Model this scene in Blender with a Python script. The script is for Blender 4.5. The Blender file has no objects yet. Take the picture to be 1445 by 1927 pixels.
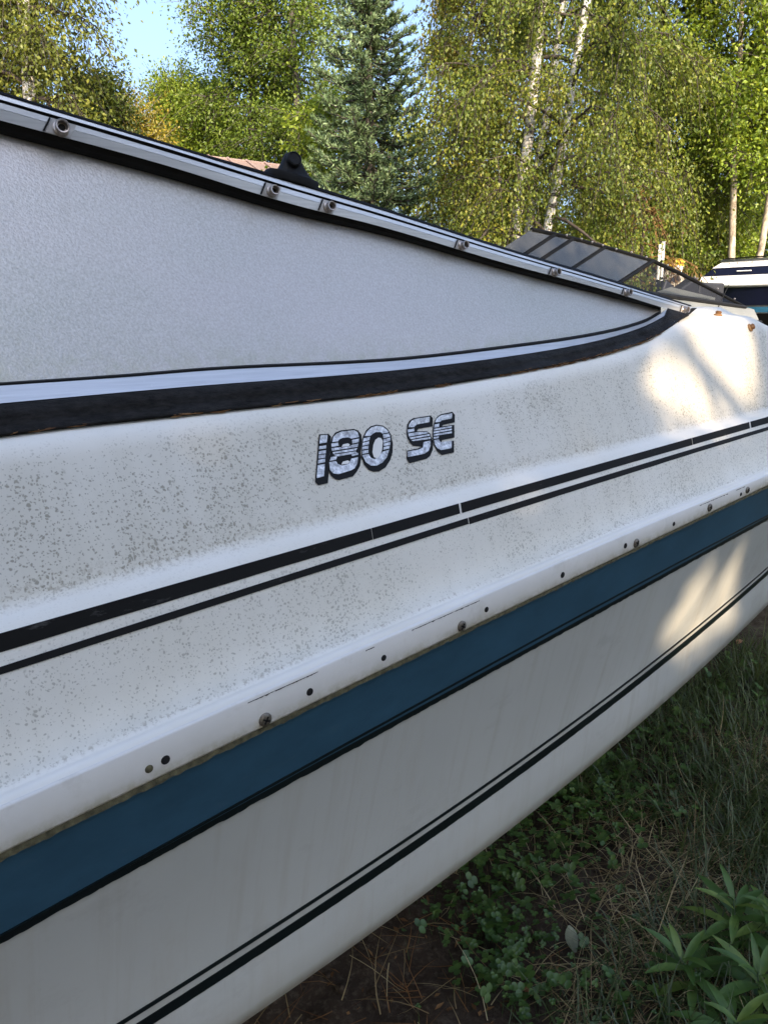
import bpy, bmesh, math, random
import numpy as np
from mathutils import Vector, Matrix
from mathutils.bvhtree import BVHTree
from mathutils.geometry import tessellate_polygon

random.seed(7)
rng = np.random.default_rng(7)
S = bpy.context.scene
COL = S.collection

# ------------------------------------------------------------------ camera
FPX, CX, CY = 1447.0, 722.5, 963.5          # focal length and centre in photograph pixels
EYE = 1.45                                  # eye height over the ground
PITCH = math.radians(14.10)
HEAD = math.radians(48.40)                  # heading measured from the boat's long axis (+X)
c_, s_ = math.cos(HEAD), math.sin(HEAD)
A_R = np.array([s_, -c_, 0.0])
A_F = np.array([c_ * math.cos(PITCH), s_ * math.cos(PITCH), -math.sin(PITCH)])
A_U = np.cross(A_R, A_F)
cam = bpy.data.cameras.new('camera')
cam.sensor_fit = 'VERTICAL'
cam.sensor_height = 36.0
cam.lens = FPX / 1927.0 * 36.0
cam.clip_start = 0.02
cam.clip_end = 3000
co = bpy.data.objects.new('camera', cam)
COL.objects.link(co)
m = Matrix(((A_R[0], A_U[0], -A_F[0], 0), (A_R[1], A_U[1], -A_F[1], 0), (A_R[2], A_U[2], -A_F[2], EYE), (0, 0, 0, 1)))
co.matrix_world = m
S.camera = co

# ------------------------------------------------------------------ light
SUN_AZ = math.radians(246)                  # direction towards the sun, from +X
SUN_EL = math.radians(27)
W = bpy.data.worlds.new('World')
S.world = W
W.use_nodes = True
nt = W.node_tree
sky = nt.nodes.new('ShaderNodeTexSky')
sky.sky_type = 'NISHITA'
sky.sun_disc = False
sky.sun_elevation = SUN_EL
sky.sun_rotation = math.radians(90) - SUN_AZ
sky.altitude = 200
sky.air_density = 1.0
sky.dust_density = 8.0
sky.ozone_density = 6.0
hsv = nt.nodes.new('ShaderNodeHueSaturation')   # thin late-summer haze: a paler sky
hsv.inputs['Saturation'].default_value = .85
nt.links.new(sky.outputs[0], hsv.inputs['Color'])
nt.links.new(hsv.outputs[0], nt.nodes['Background'].inputs[0])
nt.nodes['Background'].inputs[1].default_value = 0.15
sl = bpy.data.lights.new('sun', 'SUN')
sl.energy = 2.5
sl.angle = math.radians(0.53)
sl.color = (1.0, 0.78, 0.53)
so = bpy.data.objects.new('sun', sl)
COL.objects.link(so)
SUN = Vector((math.cos(SUN_AZ) * math.cos(SUN_EL), math.sin(SUN_AZ) * math.cos(SUN_EL), math.sin(SUN_EL)))
so.rotation_euler = SUN.to_track_quat('Z', 'Y').to_euler()
so.location = SUN * 60
S.view_settings.view_transform = 'Standard'
S.view_settings.look = 'None'
S.view_settings.gamma = 1
S.view_settings.exposure = 1.74
S.view_settings.use_curve_mapping = False

# ------------------------------------------------------------------ helpers
def ray(px, py):
    return (px - CX) / FPX * A_R - (py - CY) / FPX * A_U + A_F

def aty(px, py, Y):                         # world point on the plane y = Y seen at this place of the photograph
    d = ray(px, py)
    t = Y / d[1]
    return np.array([d[0] * t, Y, EYE + d[2] * t])

def ground_at(px, py, z=0.0):
    d = ray(px, py)
    t = (z - EYE) / d[2]
    return np.array([d[0] * t, d[1] * t, z])

def at_dist(px, py, D):                     # world point at horizontal distance D
    d = ray(px, py)
    t = D / math.hypot(d[0], d[1])
    return np.array([d[0] * t, d[1] * t, EYE + d[2] * t])

def tag(o, label=None, cat=None, group=None, kind=None):
    if label: o['label'] = label
    if cat: o['category'] = cat
    if group: o['group'] = group
    if kind: o['kind'] = kind
    return o

def empty(name, loc=(0, 0, 0), rz=0.0):
    o = bpy.data.objects.new(name, None)
    o.location = loc
    o.rotation_euler = (0, 0, rz)
    o.empty_display_size = 0.1
    COL.objects.link(o)
    return o

def mesh_obj(name, V, F, mat, parent=None, smooth=True):
    me = bpy.data.meshes.new(name)
    me.from_pydata([tuple(v) for v in V], [], [tuple(f) for f in F])
    for mm in (mat if isinstance(mat, (list, tuple)) else [mat]):
        me.materials.append(mm)
    if smooth:
        me.shade_smooth()
    me.update()
    o = bpy.data.objects.new(name, me)
    COL.objects.link(o)
    if parent is not None:
        o.parent = parent
        o.matrix_parent_inverse = Matrix.Identity(4)
        if parent.type == 'EMPTY' and parent.parent is None:
            o.matrix_parent_inverse = Matrix.LocRotScale(parent.location, parent.rotation_euler, parent.scale).inverted()
        else:
            p = parent
            while p.parent is not None: p = p.parent
            o.matrix_parent_inverse = Matrix.Identity(4)
    return o

def fast_mesh(name, V, T, mat, parent=None, smooth=False, mi=None):
    """V (n,3) float, T (k,3) int, triangles straight from numpy"""
    V = np.ascontiguousarray(V, dtype=np.float32)
    T = np.ascontiguousarray(T, dtype=np.int32)
    me = bpy.data.meshes.new(name)
    me.vertices.add(len(V)); me.vertices.foreach_set('co', V.ravel())
    me.loops.add(T.size); me.loops.foreach_set('vertex_index', T.ravel())
    me.polygons.add(len(T))
    me.polygons.foreach_set('loop_start', np.arange(0, T.size, 3, dtype=np.int32))
    for mm in (mat if isinstance(mat, (list, tuple)) else [mat]):
        me.materials.append(mm)
    if mi is not None:
        me.polygons.foreach_set('material_index', np.ascontiguousarray(mi, dtype=np.int32))
    if smooth:
        me.polygons.foreach_set('use_smooth', np.ones(len(T), dtype=bool))
    me.update(calc_edges=True)
    me.validate()
    o = bpy.data.objects.new(name, me)
    COL.objects.link(o)
    if parent is not None:
        o.parent = parent
        o.matrix_parent_inverse = Matrix.LocRotScale(parent.location, parent.rotation_euler, parent.scale).inverted()
    return o

def grid_faces(nr, nc, off=0, flip=False):
    F = []
    for i in range(nr - 1):
        for j in range(nc - 1):
            a = off + i * nc + j
            q = (a, a + 1, a + nc + 1, a + nc)
            F.append(q[::-1] if flip else q)
    return F

class MB:
    """collects shapes for ONE mesh object"""
    def __init__(s): s.V = []; s.F = []
    def add(s, V, F):
        o = len(s.V)
        s.V += [tuple(v) for v in V]
        s.F += [tuple(i + o for i in f) for f in F]
    def box(s, c, sz, M=None):
        x, y, z = (k / 2 for k in sz)
        P = [Vector(p) for p in ((-x, -y, -z), (x, -y, -z), (x, y, -z), (-x, y, -z), (-x, -y, z), (x, -y, z), (x, y, z), (-x, y, z))]
        if M is not None: P = [M @ p for p in P]
        P = [p + Vector(c) for p in P]
        s.add(P, [(3, 2, 1, 0), (4, 5, 6, 7), (0, 1, 5, 4), (1, 2, 6, 5), (2, 3, 7, 6), (3, 0, 4, 7)])
    def hexa(s, P):                       # 8 corners, bottom loop then top loop
        s.add(P, [(3, 2, 1, 0), (4, 5, 6, 7), (0, 1, 5, 4), (1, 2, 6, 5), (2, 3, 7, 6), (3, 0, 4, 7)])
    def tube(s, pts, rad, n=8, cap=True):
        pts = [Vector(p) for p in pts]
        if not hasattr(rad, '__len__'): rad = [rad] * len(pts)
        up = Vector((0.31, 0.17, 0.93)).normalized()
        V = []; F = []
        for i, p in enumerate(pts):
            t = (pts[min(i + 1, len(pts) - 1)] - pts[max(i - 1, 0)]).normalized()
            a = t.cross(up)
            if a.length < 1e-3: a = t.cross(Vector((1, 0, 0)))
            a.normalize(); b = t.cross(a)
            for k in range(n):
                an = 2 * math.pi * k / n
                V.append(p + (a * math.cos(an) + b * math.sin(an)) * rad[i])
        for i in range(len(pts) - 1):
            for k in range(n):
                F.append((i * n + k, i * n + (k + 1) % n, (i + 1) * n + (k + 1) % n, (i + 1) * n + k))
        if cap:
            F.append(tuple(range(n))[::-1]); F.append(tuple((len(pts) - 1) * n + k for k in range(n)))
        s.add(V, F)
    def lathe(s, o, axis, prof, n=16, squash=None):
        """prof: list of (radius, height along axis)"""
        o = Vector(o); w = Vector(axis).normalized()
        a = w.cross(Vector((0, 0, 1)))
        if a.length < 1e-3: a = Vector((1, 0, 0))
        a.normalize(); b = w.cross(a)
        V = []; F = []
        for (r, h) in prof:
            for k in range(n):
                an = 2 * math.pi * k / n
                V.append(o + w * h + (a * math.cos(an) + b * math.sin(an)) * r)
        for i in range(len(prof) - 1):
            for k in range(n):
                F.append((i * n + k, i * n + (k + 1) % n, (i + 1) * n + (k + 1) % n, (i + 1) * n + k))
        F.append(tuple((len(prof) - 1) * n + k for k in range(n)))
        F.append(tuple(range(n))[::-1])
        s.add(V, F)
    def build(s, name, mat, parent=None, smooth=False):
        return mesh_obj(name, s.V, s.F, mat, parent, smooth)

def auto_smooth(o, ang=35):
    me = o.data
    bm = bmesh.new(); bm.from_mesh(me)
    for f in bm.faces: f.smooth = True
    for e in bm.edges:
        if len(e.link_faces) == 2 and e.calc_face_angle(0) > math.radians(ang): e.smooth = False
    bm.to_mesh(me); bm.free()
    return o

# ------------------------------------------------------------------ materials
def new_mat(name):
    mt = bpy.data.materials.new(name); mt.use_nodes = True
    return mt, mt.node_tree, mt.node_tree.nodes['Principled BSDF']

def N(t, typ, **kw):
    n = t.nodes.new(typ)
    for k, v in kw.items():
        if k in n.inputs: n.inputs[k].default_value = v
        else: setattr(n, k, v)
    return n

def coords(t, scale=(1, 1, 1), kind='Object'):
    tc = N(t, 'ShaderNodeTexCoord')
    mp = N(t, 'ShaderNodeMapping')
    mp.inputs['Scale'].default_value = scale
    t.links.new(tc.outputs[kind], mp.inputs[0])
    return mp.outputs[0]

def noise(t, vec, scale, detail=4, rough=.55):
    n = N(t, 'ShaderNodeTexNoise', Scale=scale, Detail=detail, Roughness=rough)
    t.links.new(vec, n.inputs['Vector'])
    return n.outputs['Fac']

def ramp(t, fac, stops, interp='LINEAR'):
    r = N(t, 'ShaderNodeValToRGB')
    r.color_ramp.interpolation = interp
    els = r.color_ramp.elements
    while len(els) < len(stops): els.new(.5)
    for e, (p, c) in zip(els, stops):
        e.position = p
        e.color = (*c, 1) if hasattr(c, '__len__') else (c, c, c, 1)
    t.links.new(fac, r.inputs[0])
    return r.outputs[0]

def mixc(t, fac, a, b, mode='MIX'):
    n = N(t, 'ShaderNodeMix', data_type='RGBA', blend_type=mode)
    for sock, v in ((n.inputs[0], fac), (n.inputs[6], a), (n.inputs[7], b)):
        if isinstance(v, bpy.types.NodeSocket): t.links.new(v, sock)
        elif hasattr(v, '__len__'): sock.default_value = (*v, 1)
        else: sock.default_value = v if sock.type == 'VALUE' else (v, v, v, 1)
    return n.outputs[2]

def math_(t, op, a, b=None):
    n = N(t, 'ShaderNodeMath', operation=op)
    for i, v in enumerate((a, b)):
        if v is None: continue
        if isinstance(v, bpy.types.NodeSocket): t.links.new(v, n.inputs[i])
        else: n.inputs[i].default_value = v
    return n.outputs[0]

def bump(t, bs, h, strength, dist=.002):
    b = N(t, 'ShaderNodeBump', Strength=strength, Distance=dist)
    t.links.new(h, b.inputs['Height'])
    t.links.new(b.outputs[0], bs.inputs['Normal'])

def plain(name, colr, rough=.6, metal=0.0, spec=.5, var=.12, nscale=30, bmp=0.0, bscale=200):
    mt, t, b = new_mat(name)
    v = coords(t)
    f = noise(t, v, nscale)
    dark = tuple(k * (1 - var) for k in colr); lite = tuple(min(1, k * (1 + var)) for k in colr)
    t.links.new(ramp(t, f, [(.3, dark), (.7, lite)]), b.inputs['Base Color'])
    b.inputs['Roughness'].default_value = rough
    b.inputs['Metallic'].default_value = metal
    b.inputs['Specular IOR Level'].default_value = spec
    if bmp: bump(t, b, noise(t, v, bscale), bmp, .001)
    return mt

def foliage(name, stops, trans=.35, gloss=.022, objrand=False):
    mt = bpy.data.materials.new(name); mt.use_nodes = True
    t = mt.node_tree; t.nodes.clear()
    g = N(t, 'ShaderNodeNewGeometry')
    tc = N(t, 'ShaderNodeTexCoord')
    nz = N(t, 'ShaderNodeTexNoise', Scale=1.3, Detail=3.0)
    t.links.new(tc.outputs['Object'], nz.inputs['Vector'])
    f = math_(t, 'ADD', math_(t, 'MULTIPLY', g.outputs['Random Per Island'], .50), math_(t, 'MULTIPLY', nz.outputs['Fac'], .50))
    if objrand:
        oi = N(t, 'ShaderNodeObjectInfo')
        n3 = N(t, 'ShaderNodeTexNoise', Scale=45.0, Detail=4.0)
        t.links.new(tc.outputs['Object'], n3.inputs['Vector'])
        f = math_(t, 'ADD', math_(t, 'MULTIPLY', oi.outputs['Random'], .55), math_(t, 'MULTIPLY', n3.outputs['Fac'], .5))
    c = ramp(t, f, stops)
    if objrand:
        sp = ramp(t, noise(t, tc.outputs['Object'], 160, 3, .6), [(.66, 0), (.72, .8)])
        c = mixc(t, sp, c, (.16, .10, .04))
    d = N(t, 'ShaderNodeBsdfDiffuse'); tr = N(t, 'ShaderNodeBsdfTranslucent'); gl = N(t, 'ShaderNodeBsdfGlossy', Roughness=.45)
    gl.inputs[0].default_value = (.8, .8, .8, 1)
    t.links.new(c, d.inputs[0])
    ct = mixc(t, 1.0, c, (1.25, 1.15, .45), 'MULTIPLY')
    t.links.new(ct, tr.inputs[0])
    m1 = N(t, 'ShaderNodeMixShader'); m1.inputs[0].default_value = trans
    t.links.new(d.outputs[0], m1.inputs[1]); t.links.new(tr.outputs[0], m1.inputs[2])
    m2 = N(t, 'ShaderNodeMixShader'); m2.inputs[0].default_value = gloss
    t.links.new(m1.outputs[0], m2.inputs[1]); t.links.new(gl.outputs[0], m2.inputs[2])
    o = N(t, 'ShaderNodeOutputMaterial')
    t.links.new(m2.outputs[0], o.inputs[0])
    return mt

def mat_deck():
    """weathered white gelcoat, mould specks and rings on the steep faces"""
    mt, t, b = new_mat('weathered_gelcoat')
    v = coords(t)
    at = N(t, 'ShaderNodeAttribute', attribute_name='grime')
    base = mixc(t, ramp(t, noise(t, v, 5, 5), [(.35, 0), (.7, 1)]), (.82, .80, .735), (.76, .73, .64))
    total = None
    warp = N(t, 'ShaderNodeTexNoise', Scale=160.0, Detail=2.0)
    t.links.new(v, warp.inputs['Vector'])
    vm = N(t, 'ShaderNodeVectorMath', operation='SCALE'); vm.inputs['Scale'].default_value = .006
    t.links.new(warp.outputs['Color'], vm.inputs[0])
    va = N(t, 'ShaderNodeVectorMath', operation='ADD')
    t.links.new(v, va.inputs[0]); t.links.new(vm.outputs[0], va.inputs[1])
    streak = noise(t, coords(t, (9, 1, .8)), 5, 4, .6)
    dens = ramp(t, math_(t, 'ADD', math_(t, 'MULTIPLY', noise(t, v, 6, 5, .62), .65), math_(t, 'MULTIPLY', streak, .35)), [(.36, 0.0), (.62, 1)])
    for sc, rmax, amt, ring in ((230, .48, .68, 0), (390, .54, .64, 0), (140, .36, .60, 0)):
        vo = N(t, 'ShaderNodeTexVoronoi', Scale=float(sc))
        t.links.new(va.outputs[0], vo.inputs['Vector'])
        cs = N(t, 'ShaderNodeSeparateColor'); t.links.new(vo.outputs['Color'], cs.inputs[0])
        rad = math_(t, 'MULTIPLY', math_(t, 'MULTIPLY', math_(t, 'POWER', cs.outputs[0], .75 if sc > 200 else 2.0), rmax), math_(t, 'ADD', math_(t, 'MULTIPLY', dens, .62), .52))
        if ring:
            dd = math_(t, 'ABSOLUTE', math_(t, 'SUBTRACT', vo.outputs['Distance'], rad))
            k = math_(t, 'SUBTRACT', 1.0, math_(t, 'MULTIPLY', dd, 12.0))
            k = math_(t, 'MULTIPLY', k, math_(t, 'GREATER_THAN', cs.outputs[1], .55))
        else:
            k = math_(t, 'MULTIPLY', math_(t, 'SUBTRACT', rad, vo.outputs['Distance']), 6.0)
        k = N(t, 'ShaderNodeClamp').outputs[0] if False else math_(t, 'MINIMUM', math_(t, 'MAXIMUM', k, 0.0), 1.0)
        k = math_(t, 'MULTIPLY', k, amt)
        total = k if total is None else math_(t, 'MAXIMUM', total, k)
    fac = math_(t, 'MULTIPLY', total, at.outputs['Fac'])
    specks = mixc(t, noise(t, v, 40, 3), (.14, .13, .09), (.27, .25, .185))
    # grime collecting along the creases
    at2 = N(t, 'ShaderNodeAttribute', attribute_name='edge_grime')
    eg = math_(t, 'MULTIPLY', at2.outputs['Fac'], ramp(t, noise(t, coords(t, (1, 1, 1)), 230, 5, .7), [(.52, 0), (.60, 1)]))
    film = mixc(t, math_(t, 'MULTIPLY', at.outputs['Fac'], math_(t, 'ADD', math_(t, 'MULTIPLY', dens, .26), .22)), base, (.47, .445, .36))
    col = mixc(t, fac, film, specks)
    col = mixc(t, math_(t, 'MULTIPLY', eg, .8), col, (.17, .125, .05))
    t.links.new(col, b.inputs['Base Color'])
    rr = ramp(t, noise(t, v, 14, 4), [(.3, .42), (.7, .6)])
    t.links.new(rr, b.inputs['Roughness'])
    b.inputs['Specular IOR Level'].default_value = .35
    bump(t, b, noise(t, v, 420, 3), .10, .0006)
    return mt

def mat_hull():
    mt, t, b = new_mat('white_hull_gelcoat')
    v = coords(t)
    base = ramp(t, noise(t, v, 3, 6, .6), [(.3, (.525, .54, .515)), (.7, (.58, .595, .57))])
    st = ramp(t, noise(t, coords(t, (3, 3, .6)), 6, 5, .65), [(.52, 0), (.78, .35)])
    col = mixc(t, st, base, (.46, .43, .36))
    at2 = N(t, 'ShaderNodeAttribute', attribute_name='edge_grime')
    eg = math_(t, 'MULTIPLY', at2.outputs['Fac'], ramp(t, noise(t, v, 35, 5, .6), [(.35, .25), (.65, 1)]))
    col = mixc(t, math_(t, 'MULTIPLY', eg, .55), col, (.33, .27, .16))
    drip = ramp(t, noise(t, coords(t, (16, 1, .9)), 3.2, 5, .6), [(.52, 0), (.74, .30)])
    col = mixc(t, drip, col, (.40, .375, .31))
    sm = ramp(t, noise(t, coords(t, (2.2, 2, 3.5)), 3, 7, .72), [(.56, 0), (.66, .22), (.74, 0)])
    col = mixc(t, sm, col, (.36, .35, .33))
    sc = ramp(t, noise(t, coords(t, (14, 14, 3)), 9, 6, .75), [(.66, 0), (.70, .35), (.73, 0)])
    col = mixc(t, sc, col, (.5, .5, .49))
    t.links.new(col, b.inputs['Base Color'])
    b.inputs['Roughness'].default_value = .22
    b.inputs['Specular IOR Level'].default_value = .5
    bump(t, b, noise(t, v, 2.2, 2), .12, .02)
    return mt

def mat_stripe(name, colr, rough=.3, wear=.15, wearc=(.3, .3, .3), spec=.3):
    mt, t, b = new_mat(name)
    v = coords(t)
    f = noise(t, coords(t, (.6, 1, 1)), 18, 6, .65)
    base = ramp(t, f, [(.3, tuple(k * .85 for k in colr)), (.7, tuple(k * 1.15 for k in colr))])
    w = ramp(t, noise(t, coords(t, (.5, 1, 2)), 42, 6, .75), [(.60, 0), (.75, wear)])
    col = mixc(t, w, base, wearc)
    t.links.new(col, b.inputs['Base Color'])
    b.inputs['Roughness'].default_value = rough
    b.inputs['Specular IOR Level'].default_value = spec
    bump(t, b, noise(t, v, 300, 3), .08, .0005)
    return mt

def mat_band():
    mt, t, b = new_mat('white_rail_band')
    v = coords(t)
    base = ramp(t, noise(t, v, 4, 5), [(.3, (.70, .685, .64)), (.7, (.77, .755, .71))])
    st = ramp(t, noise(t, coords(t, (1.6, 1, 1.6)), 6, 7, .7), [(.55, 0), (.72, .6)])
    col = mixc(t, st, base, (.48, .45, .38))
    at2 = N(t, 'ShaderNodeAttribute', attribute_name='edge_grime')
    eg = math_(t, 'MULTIPLY', at2.outputs['Fac'], ramp(t, noise(t, coords(t, (1, 1, 1)), 60, 6, .7), [(.35, .1), (.6, 1)]))
    col = mixc(t, math_(t, 'MULTIPLY', eg, .6), col, (.36, .33, .19))
    t.links.new(col, b.inputs['Base Color'])
    b.inputs['Roughness'].default_value = .5
    bump(t, b, noise(t, v, 250, 4), .1, .0006)
    return mt

def mat_dew_glass():
    mt, t, b = new_mat('dew_covered_glass')
    v = coords(t)
    g = noise(t, v, 400, 3, .6)
    l = noise(t, coords(t, (1, 1, 2.2)), 2.2, 4)
    col = mixc(t, ramp(t, l, [(.35, 0), (.65, 1)]), (.385, .375, .325), (.475, .43, .40))
    fine = ramp(t, g, [(.35, 0), (.65, 1)])
    col = mixc(t, math_(t, 'MULTIPLY', fine, .45), col, (.68, .665, .64))
    at2 = N(t, 'ShaderNodeAttribute', attribute_name='edge_grime')
    eg = math_(t, 'MULTIPLY', at2.outputs['Fac'], ramp(t, noise(t, v, 55, 6, .7), [(.38, 0), (.62, 1)]))
    col = mixc(t, math_(t, 'MULTIPLY', eg, .5), col, (.36, .36, .24))
    t.links.new(col, b.inputs['Base Color'])
    b.inputs['Roughness'].default_value = .36
    b.inputs['Metallic'].default_value = .5
    b.inputs['Specular IOR Level'].default_value = .6
    h = math_(t, 'ADD', math_(t, 'MULTIPLY', g, .7), math_(t, 'MULTIPLY', noise(t, v, 260, 2), .5))
    bump(t, b, h, .55, .0014)
    return mt

def mat_alu():
    mt, t, b = new_mat('weathered_aluminium')
    v = coords(t, (2, 2, 60))
    f = noise(t, v, 6, 4)
    g = noise(t, coords(t), 90, 5, .7)
    col = ramp(t, f, [(.3, (.56, .575, .59)), (.7, (.70, .715, .73))])
    col = mixc(t, ramp(t, g, [(.62, 0), (.75, .5)]), col, (.80, .81, .82))
    t.links.new(col, b.inputs['Base Color'])
    b.inputs['Metallic'].default_value = .45
    b.inputs['Roughness'].default_value = .38
    bump(t, b, g, .12, .0005)
    return mt

def mat_gasket():
    mt, t, b = new_mat('cracked_black_rubber')
    v = coords(t)
    g = noise(t, coords(t, (.6, 1, 1.6)), 120, 6, .7)
    big = noise(t, coords(t, (.5, 1, 1)), 14, 4)
    col = ramp(t, g, [(.35, (.007, .0065, .006)), (.7, (.028, .026, .024))])
    t.links.new(col, b.inputs['Base Color'])
    t.links.new(ramp(t, big, [(.4, .42), (.6, .75)]), b.inputs['Roughness'])
    b.inputs['Specular IOR Level'].default_value = .12
    bump(t, b, g, .8, .003)
    return mt

def mat_bark(name, a, bcol, scale=(3, 3, 14), lo=.42, hi=.56, nscale=4.0):
    mt, t, b = new_mat(name)
    f = noise(t, coords(t, scale), nscale, 5, .65)
    t.links.new(ramp(t, f, [(lo, bcol), (hi, a)]), b.inputs['Base Color'])
    b.inputs['Roughness'].default_value = .85
    bump(t, b, f, .4, .01)
    return mt

def mat_ground():
    mt, t, b = new_mat('dark_soil')
    v = coords(t)
    f = noise(t, v, 7, 8, .68)
    g = noise(t, v, 60, 6, .7)
    c1 = ramp(t, f, [(.28, (.020, .014, .010)), (.52, (.050, .036, .026)), (.75, (.095, .073, .056))])
    c2 = mixc(t, ramp(t, g, [(.5, 0), (.72, .7)]), c1, (.13, .105, .078))
    grass = ramp(t, noise(t, v, 22, 6, .7), [(.3, (.030, .034, .014)), (.7, (.085, .085, .035))])
    far = ramp(t, noise(t, v, .6, 4), [(.38, 0), (.55, 1)])
    at = N(t, 'ShaderNodeAttribute', attribute_name='turf')
    col = mixc(t, math_(t, 'MULTIPLY', at.outputs['Fac'], far), c2, grass)
    t.links.new(col, b.inputs['Base Color'])
    b.inputs['Roughness'].default_value = .95
    b.inputs['Specular IOR Level'].default_value = .15
    bump(t, b, math_(t, 'ADD', f, math_(t, 'MULTIPLY', g, .4)), .8, .02)
    return mt

def mat_tinted(name, colr, see):
    mt, t, b = new_mat(name)
    v = coords(t)
    f = noise(t, v, 12, 6, .7)
    t.links.new(ramp(t, f, [(.35, tuple(k * .8 for k in colr)), (.7, tuple(k * 1.3 for k in colr))]), b.inputs['Base Color'])
    b.inputs['Roughness'].default_value = .2
    tr = N(t, 'ShaderNodeBsdfTransparent'); tr.inputs[0].default_value = (.8, .8, .8, 1)
    mx = N(t, 'ShaderNodeMixShader')
    mx.inputs[0].default_value = see
    o = [n for n in t.nodes if n.type == 'OUTPUT_MATERIAL'][0]
    t.links.new(b.outputs[0], mx.inputs[1]); t.links.new(tr.outputs[0], mx.inputs[2])
    t.links.new(mx.outputs[0], o.inputs[0])
    return mt

M = dict(
    deck=mat_deck(), hull=mat_hull(), band=mat_band(), glass=mat_dew_glass(), alu=mat_alu(), gasket=mat_gasket(),
    blue=mat_stripe('blue_stripe_gelcoat', (.038, .100, .158), .32, .30, (.10, .15, .19)),
    black=mat_stripe('black_vinyl', (.011, .011, .011), .55, .6, (.13, .13, .125), .12),
    gloss_black=mat_stripe('black_pinstripe', (.006, .010, .011), .3, .05),
    silver=None, screw=plain('tarnished_steel', (.20, .18, .15), .45, .75, var=.35, nscale=500, bmp=.3, bscale=900),
    brass=plain('dull_nickel', (.42, .37, .33), .35, .85, var=.25, nscale=300),
    dark=plain('shadowed_cavity', (.008, .007, .006), .9), rubber=plain('black_rubber', (.009, .009, .009), .6, spec=.2, var=.3, bmp=.3, bscale=350),
    grime=plain('algae_grime', (.11, .10, .055), .95, var=.6, nscale=160, bmp=.6, bscale=420),
    plate=plain('grey_plastic_tab', (.52, .51, .50), .55, var=.1),
    straw=foliage('dry_straw', [(.2, (.16, .11, .055)), (.5, (.33, .26, .14)), (.85, (.52, .45, .27))], .15, .02),
    needle=foliage('dead_needles', [(.2, (.10, .045, .018)), (.6, (.26, .13, .05)), (.9, (.36, .24, .12))], .1, .03),
    litter=foliage('leaf_litter', [(.2, (.05, .025, .012)), (.55, (.16, .085, .04)), (.9, (.32, .19, .08))], .1, .02),
    ground=mat_ground(),
)
def mat_silver():
    mt, t, b = new_mat('flaking_silver_foil')
    v = coords(t)
    f = noise(t, v, 160, 5, .75)
    t.links.new(ramp(t, f, [(.38, (.30, .30, .31)), (.5, (.55, .56, .57)), (.64, (.85, .85, .86))]), b.inputs['Base Color'])
    b.inputs['Metallic'].default_value = .35
    b.inputs['Roughness'].default_value = .42
    return mt
M['silver'] = mat_silver()
M['white_paint'] = plain('white_paint', (.74, .74, .72), .4, var=.05)
M['grey_paint'] = plain('chalky_grey_gelcoat', (.17, .175, .16), .55, var=.08, nscale=8)
M['navy'] = mat_stripe('navy_gelcoat', (.006, .008, .022), .3, .25, (.06, .065, .09))
M['teal'] = mat_stripe('teal_stripe', (.03, .13, .22), .3, .05)
M['yellow'] = plain('yellow_plastic', (.72, .44, .03), .45, var=.12)
M['cream'] = plain('cream_shell', (.66, .60, .46), .5, var=.15, nscale=14)
M['black_metal'] = plain('black_anodised_metal', (.006, .006, .006), .5, 0, .08)
M['tint'] = mat_tinted('dusty_tinted_glass', (.040, .042, .041), .10)
M['clear'] = mat_tinted('clear_tinted_glass', (.02, .02, .02), .86)
M['vinyl'] = plain('black_vinyl_seat', (.018, .018, .020), .5)
M['tarp'] = plain('grey_tarp', (.42, .42, .45), .7, var=.1, nscale=20, bmp=.8, bscale=30)

# ------------------------------------------------------------------ ground
def graded(lo, hi, a, b, fine):
    mid = list(np.arange(a, b + 1e-6, fine))
    left, right, st = [], [], fine
    x = a
    while x > lo:
        st *= 1.35; x -= st; left.append(max(x, lo))
    st = fine; x = b
    while x < hi:
        st *= 1.35; x += st; right.append(min(x, hi))
    return np.array(left[::-1] + mid + right)

def vnoise(x, y, seed=0):
    """smooth value noise, numpy"""
    r = np.random.default_rng(seed).random((64, 64))
    xi = np.floor(x).astype(int); yi = np.floor(y).astype(int)
    fx = x - xi; fy = y - yi
    fx = fx * fx * (3 - 2 * fx); fy = fy * fy * (3 - 2 * fy)
    g = lambda a, b: r[a % 64, b % 64]
    return (g(xi, yi) * (1 - fx) + g(xi + 1, yi) * fx) * (1 - fy) + (g(xi, yi + 1) * (1 - fx) + g(xi + 1, yi + 1) * fx) * fy

def ground_z(x, y):
    x = np.asarray(x, float); y = np.asarray(y, float)
    near = np.exp(-((x - 1.5) / 6) ** 2 - ((y - .5) / 6) ** 2)
    h = (vnoise(x * 2.1, y * 2.1, 1) - .5) * .07 + (vnoise(x * 7, y * 7, 2) - .5) * .035 + (vnoise(x * 23, y * 23, 3) - .5) * .018
    return h * near

gx = graded(-700, 700, .4, 4.2, .022)
gy = graded(-700, 700, -.7, 1.7, .022)
X, Y = np.meshgrid(gx, gy)
V = np.stack([X.ravel(), Y.ravel(), ground_z(X, Y).ravel()], 1)
nc, nr = len(gx), len(gy)
ii, jj = np.meshgrid(np.arange(nr - 1), np.arange(nc - 1), indexing='ij')
a = (ii * nc + jj).ravel()
T = np.concatenate([np.stack([a, a + 1, a + nc + 1], 1), np.stack([a, a + nc + 1, a + nc], 1)])
g = fast_mesh('ground', V, T, M['ground'], smooth=True)
att = g.data.attributes.new('turf', 'FLOAT', 'POINT')
turf = np.clip(np.hypot(V[:, 0] - 1.5, V[:, 1] - .5) / 4 - .4, 0, 1).astype(np.float32)
att.data.foreach_set('value', turf)
tag(g, 'dark soil ground with thin turf beneath the boats', None, None, 'structure')

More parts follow.
